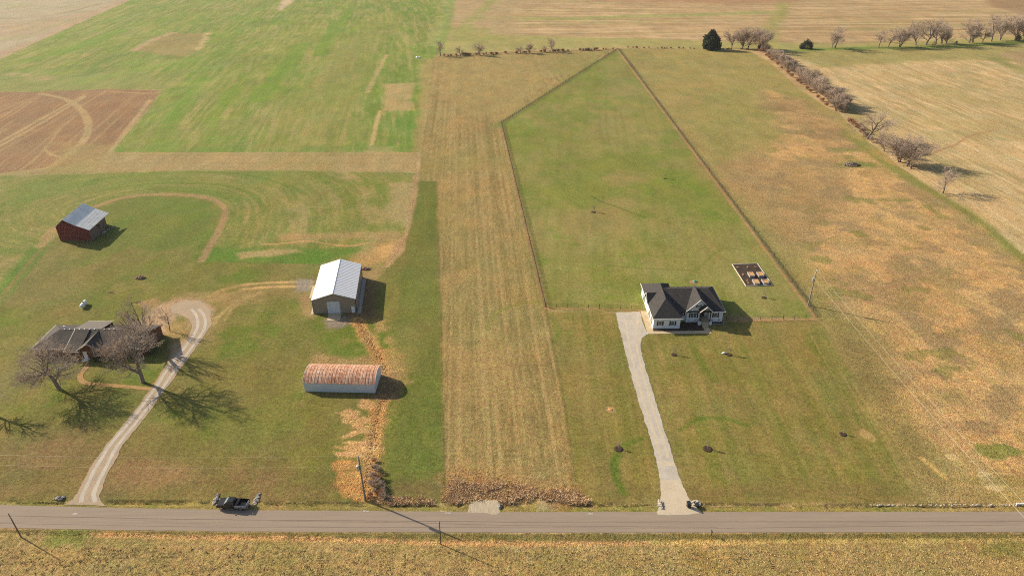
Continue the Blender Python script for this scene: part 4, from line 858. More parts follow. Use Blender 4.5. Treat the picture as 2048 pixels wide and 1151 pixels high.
def grow(seed, Hh, r0, fork=.25, levels=4, kids=(6, 6, 5, 4, 4), spread=50, limb=.62, up=.06, twig=.02, wig=.16, lean=(0, 0), multi=1):
    rnd = random.Random(seed); T, Wg = [], []
    def rv(): return Vector((rnd.uniform(-1, 1), rnd.uniform(-1, 1), rnd.uniform(-1, 1)))
    def br(p, d, L, r, lv):
        ns = 5 if lv < 2 else (3 if lv < levels else 2); pts = [(p.copy(), d.copy(), r)]
        for i in range(ns):
            d = (d + rv() * wig + Vector((0, 0, up if lv else .02))).normalized(); q = p + d * (L / ns)
            ra = r; r = max(twig * .7, r * (.86 if lv else .93)); seg = (*p, *q, ra, r)
            (T if ra > max(.05, twig * 1.6) else Wg).append(seg); p = q; pts.append((p.copy(), d.copy(), r))
        if lv >= levels: return
        n = kids[min(lv, len(kids) - 1)]
        for k in range(n):
            t = (fork + (1 - fork) * (k + rnd.random() * .6) / n) if lv == 0 else (.2 + .8 * (k + rnd.random() * .5) / n)
            x = t * ns; i = min(ns - 1, int(x)); a, da, ra = pts[i]; b, db, rb = pts[i + 1]
            pp = a.lerp(b, min(1, x - i)); ax = rv().cross(da)
            if ax.length < .01: continue
            an = R(rnd.uniform(.6, 1.15) * spread) * (1 if k < n - 1 else .45)
            dd = da.copy(); dd.rotate(__import__('mathutils').Quaternion(ax.normalized(), an))
            if dd.z < -.15: dd.z *= .3; dd.normalize()
            LL = L * rnd.uniform(.8, 1.1) * (limb if lv else limb * 1.15) * (1 - .35 * t if lv else 1.05 - .3 * t)
            br(pp, dd, LL, max(twig, rb * (.62 if lv else .55)), lv + 1)
    for m_ in range(multi):
        d = Vector((lean[0] + (rnd.uniform(-.35, .35) if multi > 1 else 0), lean[1] + (rnd.uniform(-.35, .35) if multi > 1 else 0), 1)).normalized()
        br(Vector((rnd.uniform(-.4, .4) * (multi > 1), rnd.uniform(-.4, .4) * (multi > 1), -.1)), d, Hh * .62, r0, 0)
    zt = max(s[5] for s in T + Wg); k = Hh / zt
    sc = lambda s: tuple(c * k for c in s[:6]) + s[6:]
    return [sc(s) for s in T], [sc(s) for s in Wg]
def tree_obj(name, seed, loc, label, group=None, cat='tree', rz=0, twigm='twig', **kw):
    T, Wg = grow(seed, **kw); root = empty(name, (*loc, 0), label, cat, group, rz)
    V, Fc = segs_mesh(T, 6); mesh_np('trunk', V, Fc, M['bark'], root, True)
    V, Fc = segs_mesh(Wg, 3); mesh_np('crown', V, Fc, M[twigm], root)
    return root
def copy_tree(o, loc, rz, sc, label, group=None, cat=None):
    c = o.copy(); SC.collection.objects.link(c); c.location = (*loc, 0); c.rotation_euler = (0, 0, rz); c.scale = sc
    tag(c, label, cat, group)
    for ch in o.children:
        k = ch.copy(); SC.collection.objects.link(k); k.parent = c
    return c
# big yard trees round the brick house
yard = 'big bare trees round the brick house'
tree_obj('bare_tree', 11, g(286, 764), 'big bare tree in front of brick house, trunk beside the gravel drive', yard, Hh=18.5, r0=.5, fork=.2, levels=5, kids=(9, 6, 5, 4, 3), spread=56, twig=.02, lean=(-.12, .03), limb=.72)
tree_obj('bare_tree', 23, g(118, 777), 'big bare tree with long low limb left of the brick path', yard, Hh=14.5, r0=.48, fork=.3, levels=5, kids=(8, 6, 5, 4, 3), spread=68, twig=.02, lean=(-.2, .05), limb=.84)
tree_obj('bare_tree', 31, g(313, 690), 'tall slender bare tree at the right gable of the brick house', yard, Hh=16, r0=.34, fork=.25, levels=4, kids=(6, 5, 5, 4), spread=34, twig=.024, up=.1, multi=2)
tree_obj('bare_tree', 37, g(340, 662), 'small bare tree inside the gravel turning loop', yard, Hh=7.5, r0=.14, fork=.2, levels=4, kids=(6, 5, 4, 3), spread=48, twig=.02)
tree_obj('bare_tree', 41, g(-8, 832), 'bare tree at the left edge of the picture, mostly out of frame', yard, Hh=10, r0=.35, fork=.3, levels=4, kids=(7, 6, 5, 4), spread=55, twig=.02, lean=(.0, .0))

# far bare trees: three grown shapes, copied
far = []
def far_tree(bx, by, ty, var, label, group, wf=1.0, lean=0):
    h = hgt(bx, by, ty); loc = g(bx, by)
    if not far:
        for k, (sd, sp, mu, fk) in enumerate([(51, 44, 1, .2), (53, 34, 2, .15), (59, 52, 1, .22), (61, 40, 3, .1)]):
            T, Wg = grow(sd, 10., .26 if mu == 1 else .18, fork=fk, levels=4, kids=(8, 6, 5, 6), spread=sp + 6, limb=.68, twig=.018, multi=mu, up=.05 if sp > 40 else .1)
            V, Fc = segs_mesh(T, 5); me1 = mesh_np('trunk', V, Fc, M['bark']); V, Fc = segs_mesh(Wg, 3); me2 = mesh_np('crown', V, Fc, M['twig'])
            far.append((me1.data, me2.data)); bpy.data.objects.remove(me1); bpy.data.objects.remove(me2)
    root = empty('bare_tree', (*loc, 0), label, 'tree', group, rz=random.Random(int(bx * 7 + by)).uniform(0, 6.28))
    wf *= 1.35; root.scale = (h / 10 * wf, h / 10 * wf, h / 10)
    for nm, me in zip(('trunk', 'crown'), far[var % 4]): link(bpy.data.objects.new(nm, me)).parent = root
    return root
G1 = 'bare trees along the far left fence line'; G2 = 'bare trees along the far right fence line'; G3 = 'bare trees down the hedgerow'
far_tree(881, 112, 80, 2, 'dense dark bare tree where green crop meets the far fence line', G1, .9)
for bx, by, ty, v, l in [(921, 112, 90, 0, 'small pale bare tree second from left on far fence line'), (960, 110, 84, 1, 'bare tree third from left on the far fence line'), (1060, 107, 85, 3, 'lone twiggy tree midway along far fence line'),
                         (1090, 104, 88, 0, 'smallest tree of the pair left of paddock tip'), (1104, 104, 76, 2, 'larger tree of the pair left of paddock tip'), (1042, 107, 92, 1, 'thin sapling left of the lone twiggy fence-line tree')]: far_tree(bx, by, ty, v, l, G1, .95)
for bx, by, ty, v, l, wf in [(1464, 97, 56, 1, 'slim bare tree just right of the big dark evergreen', .7), (1484, 98, 52, 3, 'bare tree left of the clump at hedgerow head', .8), (1496, 98, 52, 0, 'wide bare tree in clump at hedgerow head', .9), (1516, 98, 52, 3, 'right-hand bare tree of clump at hedgerow head', .9), (1527, 102, 54, 1, 'rearmost bare tree where hedgerow meets far fence line', .9),
                             (1663, 97, 62, 1, 'thin tree left half of the lone pair after small evergreen', .6), (1670, 97, 50, 2, 'lone spreading bare tree right of the small evergreen', 1.1),
                             (1757, 95, 56, 2, 'low rounded tree, first of the three-tree clump', 1.0), (1776, 94, 54, 0, 'middle tree of the three-tree clump', .9), (1797, 94, 50, 3, 'right tree of the three-tree clump', 1.0),
                             (1833, 91, 38, 1, 'leaning tree first of the tall grey clump', .8), (1851, 90, 34, 2, 'tallest tree of the tall grey clump', 1.0), (1872, 88, 42, 0, 'crooked dark tree in the tall grey clump', 1.0), (1884, 87, 40, 1, 'right leaning tree of the tall grey clump', .9), (1893, 88, 62, 3, 'small twiggy tree at right end of the tall grey clump', .8),
                             (1938, 86, 44, 3, 'twin-stem tree left of the last right-hand group', .9), (1946, 85, 32, 1, 'tall leaning tree left of the last right-hand group', .8), (1964, 85, 52, 0, 'small tree in the last right-hand group', .9), (1982, 83, 26, 2, 'tall forked tree in the last right-hand group', 1.0), (2001, 81, 30, 1, 'slanting tree near the right edge', .9), (2034, 79, 24, 3, 'broad tree at the right edge above dark bush', 1.1), (2048, 78, 26, 0, 'tree cut by the right edge of picture', 1.1)]:
    far_tree(bx, by, ty, v, l, G2, wf)
for bx, by, ty, v, l, wf in [(1734, 278, 222, 2, 'spreading pale tree above the rusty brush', 1.25), (1770, 303, 262, 1, 'tree standing in green grass, first of lower hedgerow row', 1.0), (1783, 311, 275, 0, 'small tree second of lower hedgerow row', .9), (1802, 324, 266, 3, 'dense tree third of lower hedgerow row', 1.2), (1813, 332, 272, 2, 'dense tree at lower end of hedgerow row', 1.2), (1822, 338, 290, 1, 'short tree at lower end of hedgerow row', 1.0), (1885, 386, 336, 2, 'lone small tree at lower end of hedgerow', 1.0), (1673, 222, 194, 3, 'stub tree at bottom of the thick hedgerow', .9)]:
    far_tree(bx, by, ty, v, l, G3, wf)
# hedgerow thicket
rnd = random.Random(5); shr = []
for k, (sd, tw) in enumerate([(71, 'twig'), (73, 'twig'), (79, 'twigred')]):
    T, Wg = grow(sd, 5., .05, fork=.05, levels=3, kids=(10, 8, 6), spread=38, twig=.015, multi=6, up=.08, limb=.6)
    V, Fc = segs_mesh(T + Wg, 3); o = mesh_np('bare_shrub', V, Fc, M[tw]); shr.append(o.data); bpy.data.objects.remove(o)
def shrub(x, y, s, v, label, group, name='bare_shrub', wf=1.):
    o = link(bpy.data.objects.new(name, shr[v])); o.location = (x, y, 0); o.rotation_euler = (0, 0, rnd.uniform(0, 6.28)); o.scale = (s / 5 * wf, s / 5 * wf, s / 5)
    return tag(o, label, 'shrub', group)
hl = smooth_line([(1528, 104), (1560, 128), (1600, 160), (1640, 192), (1680, 226)], 12)
for k in range(50):
    t = k / 49 * (len(hl) - 1); i = min(int(t), len(hl) - 2); p = hl[i] + (hl[i + 1] - hl[i]) * (t - i)
    hh = (rnd.choice([.75, 1, 1.2])) * (7.5 if .1 < k / 49 < .45 or .6 < k / 49 < .95 else 5.5) * 1.15 * rnd.uniform(.8, 1.15)
    shrub(p[0] + rnd.uniform(-1, 5), p[1] + rnd.uniform(-3, 3), hh, rnd.choice([0, 1, 1]), 'leafless shrub packed into the thick grey-brown hedgerow at upper right', 'shrubs of the thick hedgerow', wf=1.25)
for k in range(15):
    t = (k + rnd.random() * .5) / 16 * (len(hl) - 1); i = min(int(t), len(hl) - 2); p = hl[i] + (hl[i + 1] - hl[i]) * (t - i)
    shrub(p[0] - 3.2, p[1] - 1, rnd.uniform(2.2, 3.2), 2, 'low russet brush along the pasture side of the thick hedgerow', 'russet brush along the hedgerow', wf=1.3)
for k, (px, py) in enumerate([(1700, 246), (1708, 252), (1716, 258), (1722, 266), (1732, 276), (1742, 284)]): x, y = g(px, py); shrub(x, y, 3.4, 2 if k < 4 else 1, 'rusty brush below the gap in the hedgerow', 'rusty brush in the hedgerow gap', wf=1.3)
# scrubby growth on the far fence line
for k in range(72):
    t = rnd.random(); px = 884 + t * 345; py = 113 - t * 14; x, y = g(px, py)
    if 0.52 < t < .56: continue
    shrub(x, y + rnd.uniform(-1, 1), rnd.uniform(1.0, 3.0), rnd.choice([0, 2, 2]), 'low scrub on the far fence line between the green crop and paddock tip', 'scrub on the far left fence line', wf=1.3)
for k in range(34):
    t = rnd.random(); px = 1250 + t * 260; py = 96 + t * 4; x, y = g(px, py); shrub(x, y, rnd.uniform(.8, 1.9), 2, 'low scrub on the far fence line right of the paddock tip', 'scrub on the far right fence line', wf=1.3)
# evergreens
def evergreen(bx, by, ty, wpx, label, seed, name='evergreen_tree', nleaf=8000):
    h = hgt(bx, by, ty); x, y = g(bx, by); d = y * CT + HC * ST; rad = wpx / F * d / 2; rs = np.random.RandomState(seed)
    root = empty(name, (x, y, 0), label, 'tree' if h > 3 else 'bush')
    t = MB(); t.tube((0, 0, -.1), (0, 0, h * .8), .05 * rad + .08, .03); t.build('trunk', M['bark'], root)
    nc = 46; zc = rs.rand(nc) ** .8; ac = rs.rand(nc) * 6.283; pc = np.interp(zc, [0, .15, .4, .65, .85, 1], [.62, .8, .72, .5, .26, .03]) * (.75 + .35 * rs.rand(nc))
    cc = np.stack([np.cos(ac) * pc * rad, np.sin(ac) * pc * rad, zc * h * .93 + .1], 1); cr = rad * (.17 + .16 * rs.rand(nc)) * (1.15 - .6 * zc)
    cc = np.concatenate([cc, [[0, 0, h * .95], [0, 0, h * .55], [0, 0, h * .25]]]); cr = np.concatenate([cr, [rad * .1, rad * .4, rad * .55]])
    n = nleaf; w_ = cr ** 2 / (cr ** 2).sum(); k_ = rs.choice(len(cr), n, p=w_); dv = rs.randn(n, 3); dv /= np.linalg.norm(dv, axis=1)[:, None]
    C = cc[k_] + dv * (cr[k_] * (1 - .35 * rs.rand(n) ** 2))[:, None] * np.array([1, 1, 1.25]); C[:, 2] = np.maximum(C[:, 2], .1)
    s = rad * .075; e1 = rs.randn(n, 3) * s; e2 = rs.randn(n, 3) * s; e1[:, 2] -= s * .4
    V = np.stack([C, C + e1, C + e2], 1).reshape(-1, 3); mesh_np('crown', V, np.arange(3 * n).reshape(-1, 3), M['cedar'], root)
    return root
evergreen(1421, 99, 60, 42, 'big dark evergreen on the far fence line', 1); evergreen(1613, 98, 79, 26, 'small dark evergreen alone right of the hedgerow head', 2, nleaf=2600)
evergreen(2036, 81, 68, 14, 'dark bushy evergreen low at the right edge', 3, nleaf=1500); evergreen(1523, 101, 84, 16, 'dark low evergreen at the foot of the hedgerow head', 4, nleaf=1500); evergreen(1868, 90, 82, 8, 'small dark bush among the tall grey clump', 5, name='evergreen_bush', nleaf=600)
evergreen(1912, 88, 82, 9, 'small dark bush right of the tall grey clump', 6, name='evergreen_bush', nleaf=600)
for k, (u, v, s, l) in enumerate([(9.3, -1.6, 1.1, 'clipped bush left of brick house door'), (16.2, -1.8, 1.0, 'clipped bush under the gable window of brick house'), (18.6, -.9, 1.2, 'dark bush right of the brick house gable'), (28.6, 1.2, 1.9, 'large dark bush at the right corner of brick house'), (21.8, -.9, 1.0, 'dark bush under the right windows of brick house')]):
    rs = np.random.RandomState(90 + k); n = 900; dv = rs.randn(n, 3); dv /= np.linalg.norm(dv, axis=1)[:, None]; C = dv * np.array([s, s * .8, s * .7]) * (1 - .3 * rs.rand(n, 1)) + np.array([0, 0, s * .55]); C[:, 2] = np.maximum(C[:, 2], 0)
    V = np.stack([C, C + rs.randn(n, 3) * .09, C + rs.randn(n, 3) * .09], 1).reshape(-1, 3)
    o = mesh_np('bush', V, np.arange(3 * n).reshape(-1, 3), M['bush']); o.location = (-121.2 + u, 144.2 + v, 0); tag(o, l, 'bush', 'clipped bushes along the brick house')

# young trees in mulch rings
ytr = None
for px, py, r_, h, l in [(1348, 709, .75, 2.6, 'young bare tree in mulch ring on front lawn below the garage'), (1458, 709, .8, 2.8, 'young bare tree in mulch ring below the porch, beside a white ornament'), (1237, 897, .95, 1.9, 'dark mulch ring with sapling left of the gravel drive'),
                         (1415, 897, 1.0, 2.4, 'sapling in mulch ring right of the gravel drive'), (1686, 868, .75, 1.6, 'sapling in dark mulch ring at the right of the lawn'), (1528, 595, .75, 2.2, 'sapling in mulch ring below the raised bed garden'), (1187, 424, .9, 3.0, 'sapling in mulch ring in the middle of the paddock'), (1330, 357, .7, 2.6, 'sapling in small mulch ring at the upper paddock')]:
    x, y = g(px, py)
    if ytr is None:
        T, Wg = grow(97, 2.5, .035, fork=.3, levels=3, kids=(9, 6, 4), spread=36, twig=.012, up=.12); V1, F1 = segs_mesh(T + Wg, 3); o = mesh_np('stem', V1, F1, M['twig']); ytr = o.data; bpy.data.objects.remove(o)
    root = empty('young_tree', (x, y, 0), l, 'young tree', 'saplings in mulch rings')
    o = link(bpy.data.objects.new('stem', ytr)); o.parent = root; o.scale = (h / 2.5,) * 3
    m_ = MB(); m_.lathe([(r_ * 1.05, 0), (r_, .08), (r_ * .7, .16), (.12, .12)], n=14); m_.build('mulch_ring', M['mulch'], root)

# ------------------------------------------------------------------ paddock fences
POSTS = []
for r_, h_ in ((.05, 1.35), (.085, 1.5)):
    t = MB(); t.tube((0, 0, -.1), (0, 0, h_), r_, None, 6); o = t.build('post', M['darkwood']); POSTS.append(o.data); bpy.data.objects.remove(o)
def fence(pa, pb, label, step=3.0, h=1.35):
    a, b = Vector((*g(*pa), 0)), Vector((*g(*pb), 0)); L = (b - a).length; n = max(2, min(99, int(L / step))); d = (b - a) / L
    root = empty('wire_fence', a, label, 'fence', 'fences round the green paddock')
    for k in range(n + 1):
        o = link(bpy.data.objects.new('post', POSTS[k % 5 == 0])); o.parent = root; o.location = d * (L * k / n)
    w = MB(); n_ = Vector((-d.y, d.x, 0)) * .01
    for z in np.linspace(.12, h - .05, 8): w.tube(Vector((0, 0, z)), d * L + Vector((0, 0, z)), .011, None, 3)
    q = int(L / .5)
    for k in range(q): p_ = d * (L * k / q); w.tube(p_ + Vector((0, 0, .1)), p_ + Vector((0, 0, h - .05)), .009, None, 3)
    w.build('wire_mesh', M['darkwood'], root)
fence((1092, 614), (1284, 619), 'short wire fence from the paddock corner to the white house')
fence((1091, 613), (1003, 247), 'long wire fence down the left side of the paddock beside hay strip')
fence((1003, 247), (1235, 99), 'slanting wire fence at upper left of the paddock')
fence((1236, 99), (1627, 620), 'long wire fence down the right side of the paddock', step=4.2)
fence((1452, 641), (1634, 637), 'short wire fence from white house to the lower right paddock corner')
# ------------------------------------------------------------------ utility poles and wires
def pole(px, py, h, label, m, r=.16, lean=(0, 0), kind='plain'):
    x, y = g(px, py); root = empty('utility_pole', (x, y, 0), label, 'utility pole')
    p = MB(); p.tube((0, 0, -.3), (lean[0], lean[1], h), r, r * .65, 10); p.build('post', m, root)
    if kind == 'full':
        p = MB(); p.lathe([(.05, h * .70), (.26, h * .70 + .03), (.28, h * .75), (.26, h * .80), (.08, h * .8 + .06)], c=(-.38 + lean[0] * .75, lean[1] * .75 - .1, 0), n=12); tf = p.build('transformer', M['steel'], root)
        p = MB(); p.tube((-.38, -.1, h * .81), (-.38, -.1, h * .81 + .3), .05, .04, 6); p.build('bushing', M['tankwhite'], tf)
        p = MB(); p.tube((lean[0], lean[1], h - .1), (lean[0], lean[1], h + .45), .07, .05, 6); p.build('insulator', M['tankwhite'], root)
        p = MB(); p.tube((-.1, 0, h * .8), (-.35, -.1, h * .93), .035, None, 5); p.tube((-.35, -.1, h * .93), (0, 0, h - .2), .035, None, 5); p.tube((-.3, 0, h * .86), (.3, 0, h * .86), .04, None, 5); p.build('bracket', M['tankwhite'], root)
    else:
        p = MB(); p.tube((-.22, 0, h - .35), (.0, 0, h - .3), .05, None, 5); p.tube((-.25, -.1, h - .9), (0, -.05, h - .9), .07, None, 6); p.build('bracket', M['steel'], root)
    return (x, y, h)
PM = pole(730.7, 999.4, 11.2, 'tall grey utility pole with transformer standing in the clay gully by road', M['pole'], .2, kind='full', lean=(-.15, .05))
PR = pole(1616.2, 610.3, 11.1, 'tall weathered utility pole outside the lower right paddock corner', M['pole'], .19, kind='full', lean=(.05, .1))
PB = pole(881.8, 1087.3, 5.8, 'short green-brown pole standing upright on the near road verge', M['polegreen'], .11)
PL = pole(42.3, 1073, 5.9, 'short leaning brown pole at lower left road verge', M['log'], .13, lean=(-.3, .1))
xe, ye = g(2260, 1226, 11.)
root = empty('utility_pole', (xe, ye, 0), 'utility pole just past the lower right corner of the picture', 'utility pole')
p = MB(); p.tube((0, 0, -.3), (0, 0, 11), .2, .13, 10); p.build('post', M['pole'], root)
p = MB(); p.tube((-2.6, .1, 10.9), (.2, .1, 10.9), .07, None, 6); p.tube((-2.5, .1, 10.9), (-2.5, .1, 11.3), .09, .06, 6); p.tube((-1.4, .1, 10.9), (-1.4, .1, 11.3), .09, .06, 6); p.build('bracket', M['tankwhite'], root)
def wire(a, b, sag, label, group, r=.018):
    a, b = Vector(a), Vector(b); n = 24; p = MB(); pts = [(b - a) * (i / n) + Vector((0, 0, -4 * sag * (i / n) * (1 - i / n))) for i in range(n + 1)]
    for i in range(n): p.tube(pts[i], pts[i + 1], r, None, 4)
    o = p.build('overhead_wire', M['wire']); o.location = a; tag(o, label, 'wire', group)
mt = (PM[0] - .15, PM[1], 11.5); mn = (PM[0] - .12, PM[1], 8.9); FARL = (-118, 97.5)
wire(mt, (FARL[0], FARL[1], 11.0), 1.1, 'top wire running left from the gully pole out of the picture', 'wires along the road', .009)
wire(mn, (FARL[0], FARL[1], 8.6), 1.2, 'lower wire running left from the gully pole out of the picture', 'wires along the road', .009)
wire(mt, (xe, ye, 11.2), 1.4, 'top wire running right from the gully pole along the road', 'wires along the road', .007)
wire(mn, (xe, ye, 8.8), 1.5, 'lower wire running right from the gully pole along the road', 'wires along the road', .007)
wire((PR[0], PR[1], 11.5), (xe - .6, ye, 11.3), 1.0, 'upper of the two pale wires crossing the brown pasture', 'wires over the pasture', .022)
wire((PR[0] - .3, PR[1], 9.0), (xe - 2.4, ye, 11.0), 1.0, 'lower of the two pale wires crossing the brown pasture', 'wires over the pasture', .026)
wire(mn, (PB[0], PB[1], 5.5), .3, 'thin wire from the gully pole across road to short green pole', 'wires across the road', .01)

# ------------------------------------------------------------------ pickup truck
tr_ = empty('pickup_truck', (*g(468, 1012), 0.03), 'black crew-cab pickup truck parked half on the road edge', 'pickup truck', rz=R(-3.5))
def part(mb, n, m, parent=tr_, bevel=.03, smooth=False): return mb.build(n, m, parent, bevel=bevel, smooth=smooth)
p = MB(); p.prism([(-2.9, .5), (-2.9, .95), (-2.78, 1.12), (-1.45, 1.2), (-1.4, 1.22), (.55, 1.22), (.55, .5)], -.95, .95); part(p, 'body', M['carblack'], bevel=.06)
p = MB(); ci = [(-1.5, 1.2), (-.75, 1.84), (.38, 1.86), (.58, 1.22)]
p.add([(a, -.9 if z < 1.3 else -.7, z) for a, z in ci] + [(a, .9 if z < 1.3 else .7, z) for a, z in ci], [(0, 1, 2, 3), (7, 6, 5, 4), (0, 4, 5, 1), (1, 5, 6, 2), (2, 6, 7, 3), (3, 7, 4, 0)]); part(p, 'cab', M['carblack'], bevel=.05)
p = MB(); p.add([(-1.42, -.78, 1.28), (-1.42, .78, 1.28), (-.82, .66, 1.79), (-.82, -.66, 1.79)], [(0, 1, 2, 3)]); o = p.build('windscreen', mat('windscreen glass', (.22, .28, .29), .1, .8, srgb=False), tr_); o.location = (-.03, 0, .03)  # pale glass colour stands in for the sky mirrored in the windscreen
for sg in (-1, 1):
    p = MB(); p.add([(-1.2, sg * .895, 1.3), (-.35, sg * .885, 1.3), (-.35, sg * .745, 1.76), (-.72, sg * .745, 1.76)], [(0, 1, 2, 3)]); p.add([(-.28, sg * .885, 1.3), (.46, sg * .885, 1.3), (.34, sg * .745, 1.76), (-.28, sg * .745, 1.76)], [(0, 1, 2, 3)]); p.build('side_window', M['glass'], tr_)
    p = MB(); p.box(.6, 2.85, sg * .95 - .05 if sg > 0 else -.98, .98 if sg > 0 else -.90, .55, 1.25); part(p, 'bed_side', M['skysheen'] if sg < 0 else M['carblack'])
    p = MB(); p.box(-1.12, -.95, sg * 1.12 - .1, sg * 1.12 + .1, 1.22, 1.42); part(p, 'mirror', M['carblack'])
    p = MB(); p.box(-2.93, -2.8, sg * .72 - .17, sg * .72 + .17, .78, 1.0); part(p, 'headlight', M['lampclear'], bevel=.02)
    p = MB(); p.box(2.84, 2.93, sg * .85 - .1, sg * .85 + .1, .8, 1.15); part(p, 'tail_light', M['lampred'], bevel=.02)
    for ax_ in (-1.95, 1.75):
        p = MB(); p.lathe([(.28, -.13), (.40, -.12), (.42, 0), (.40, .12), (.28, .13)], c=(0, 0, 0), n=20, ax='y'); wh = p.build('wheel', M['tyre'], tr_); wh.location = (ax_, sg * .88, .42)
        p = MB(); p.lathe([(.06, .135 * sg), (.26, .145 * sg), (.27, .10 * sg)], n=14, ax='y'); p.build('rim', M['rim'], wh)
p = MB(); p.box(.6, 2.85, -.9, .9, .6, .72); part(p, 'bed_floor', M['carblack'], bevel=0)
p = MB(); p.box(2.8, 2.9, -.74, .74, .6, 1.22); part(p, 'tailgate', M['skysheen'])
p = MB(); p.box(-2.98, -2.82, -.93, .93, .42, .68); p.box(2.9, 3.02, -.9, .9, .45, .65); part(p, 'bumper', M['rim'])
p = MB(); p.box(-1.3, .6, -1.06, -.96, .38, .45); part(p, 'running_board', M['rim'], bevel=0)
tb = MB(); tb.box(.72, 1.2, -.86, .86, .0, .55); o = tb.build('tool_box', M['carblack'], bevel=.04); o.location = (tr_.location.x, tr_.location.y, .76); o.rotation_euler.z = R(-3.5); tag(o, 'black tool chest across the bed of the pickup', 'tool box')

# ------------------------------------------------------------------ small things
x, y = g(168.5, 612)
root = empty('propane_tank', (x, y, 0), 'white propane tank on the left lawn above brick house', 'tank', rz=math.atan2(g(173.5, 603.5)[1] - g(163.5, 616.5)[1], g(173.5, 603.5)[0] - g(163.5, 616.5)[0]))
p = MB(); p.lathe([(.05, -1.75), (.3, -1.68), (.5, -1.45), (.56, -1.2), (.56, 1.2), (.5, 1.45), (.3, 1.68), (.05, 1.75)], c=(0, 0, .8), n=20, ax='x'); p.build('shell', M['tankwhite'], root, smooth=True)
for s_ in (-.95, .95): p = MB(); p.box(s_ - .12, s_ + .12, -.35, .35, 0, .35); p.build('leg', M['tankwhite'], root)
p = MB(); p.lathe([(.22, 1.3), (.22, 1.5), (.1, 1.56)], n=12); p.build('valve_cover', M['bin'], root)
x, y = g(1389, 563); root = empty('septic_lid', (x, y, 0), 'green domed septic lid on bare soil behind the white house', 'lid')
p = MB(); p.lathe([(.62, 0), (.62, .12), (.5, .28), (.15, .38)], n=16); p.build('lid', M['plasticgreen'], root, smooth=True)
p = MB(); p.lathe([(1.2, 0), (1.0, .05), (.6, .08)], c=(-.4, -.3, 0), n=12); p.build('soil_ring', M['soil'], root)
# raised-bed garden
gx, gy = g(1464.5, 529); P4 = [g(1464.3, 528.8), g(1514.8, 527.2), g(1544.6, 570.6), g(1491.5, 571.8)]
root = empty('garden_plot', (gx, gy, 0), 'mulched garden plot with white timber edging behind the white house', 'garden plot')
mu = MB(); mu.slab([(a - gx, b - gy, .07) for a, b in P4], .07); mu.build('mulch', M['mulch'], root)
for i in range(4):
    a = Vector((P4[i][0] - gx, P4[i][1] - gy, 0)); b = Vector((P4[(i + 1) % 4][0] - gx, P4[(i + 1) % 4][1] - gy, 0)); d = (b - a).normalized() * .1; n_ = Vector((-d.y, d.x, 0))
    e = MB(); e.add([v + Vector((0, 0, z)) for z in (0, .2) for v in (a - d - n_, b + d * (-1) - n_, b + d * (-1) + n_, a - d + n_)], [(3, 2, 1, 0), (4, 5, 6, 7), (0, 1, 5, 4), (1, 2, 6, 5), (2, 3, 7, 6), (3, 0, 4, 7)]); e.build('edging', M['fascia'], root)
for cx, cy, l, c_ in [(74.6, 188.2, 'raised bed at upper left of the four in garden plot', 0), (77.5, 188.3, 'raised bed at upper right of the four in garden plot', 0), (74.6, 183.4, 'raised bed at lower left of the four in garden plot', 0), (77.5, 183.6, 'raised bed at lower right with half its straw missing', 1)]:
    root = empty('raised_bed', (cx, cy, .07), l, 'raised bed', 'raised garden beds')
    p = MB()
    for b_ in [(-.8, .8, -1.35, -1.28), (-.8, .8, 1.28, 1.35), (-.8, -.73, -1.28, 1.28), (.73, .8, -1.28, 1.28)]: p.box(*b_, 0, .72)
    p.build('side_wall', M['galv'], root)
    p = MB(); p.box(-.73, .73, -1.28, .1 if c_ else 1.28, 0, .64); p.build('straw', M['straw'], root)
    if c_: p = MB(); p.box(-.73, .73, .1, 1.28, 0, .6); p.build('soil', M['soil'], root)
rnd = random.Random(9)
for k, (px, py) in enumerate([(1474, 537), (1494, 536), (1510, 536), (1485, 551), (1493, 563), (1496, 568)]):
    x, y = g(px, py); p = MB()
    for q in range(26): a = rnd.uniform(0, 6.28); p.tube((0, 0, 0), (math.cos(a) * rnd.uniform(.1, .5), math.sin(a) * rnd.uniform(.1, .5), rnd.uniform(.3, .9)), .02, .008, 3)
    o = p.build('dead_plant', M['weed']); o.location = (x, y, .07); tag(o, 'dead straw coloured plant in the dark garden plot', 'plant', 'dead plants in the garden plot')
# stones
M['rubble'] = mat('brown grey rubble', (.20, .15, .12), .95, srgb=False, noise=[(1.3, (.08, .06, .045), .9, .42, .56), (2.3, (.42, .36, .31), .9, .56, .64)])
M['stone'] = mat('broken grey stone', (.42, .39, .35), .9, srgb=False, noise=[(1.3, (.07, .06, .055), .9, .42, .56), (2.3, (.48, .46, .44), .9, .53, .62)])
def rocks(name, px, py, rx, ry, n, s, label, cat, hgt_=.3, m='stone', seed=1):
    rnd = random.Random(seed); x, y = g(px, py); p = MB()
    for k in range(n):
        a = rnd.uniform(0, 6.28); q = math.sqrt(rnd.random()); p.rock((math.cos(a) * q * rx, math.sin(a) * q * ry, hgt_ * (1 - q) + s * .3), s * rnd.uniform(.6, 1.3), rnd)
    o = p.build(name, M[m]); o.location = (x, y, 0); return tag(o, label, cat)
rocks('stone_pile', 432, 998, .38, 1.5, 90, .15, 'grey stones heaped at the culvert left of the pickup', 'stone pile', .1, seed=2)
rocks('stone_pile', 514, 997, .5, 1.6, 110, .15, 'grey stones heaped at the culvert right of the pickup', 'stone pile', .1, seed=3)
rocks('stone_pile', 1321, 1008, .45, 1.2, 40, .2, 'pale stones at the left mouth of white gravel drive', 'stone pile', m='gravel', seed=4)
rocks('stone_pile', 1392, 1006, .9, .7, 36, .2, 'pale stones behind the bins at the drive mouth', 'stone pile', m='gravel', seed=5)
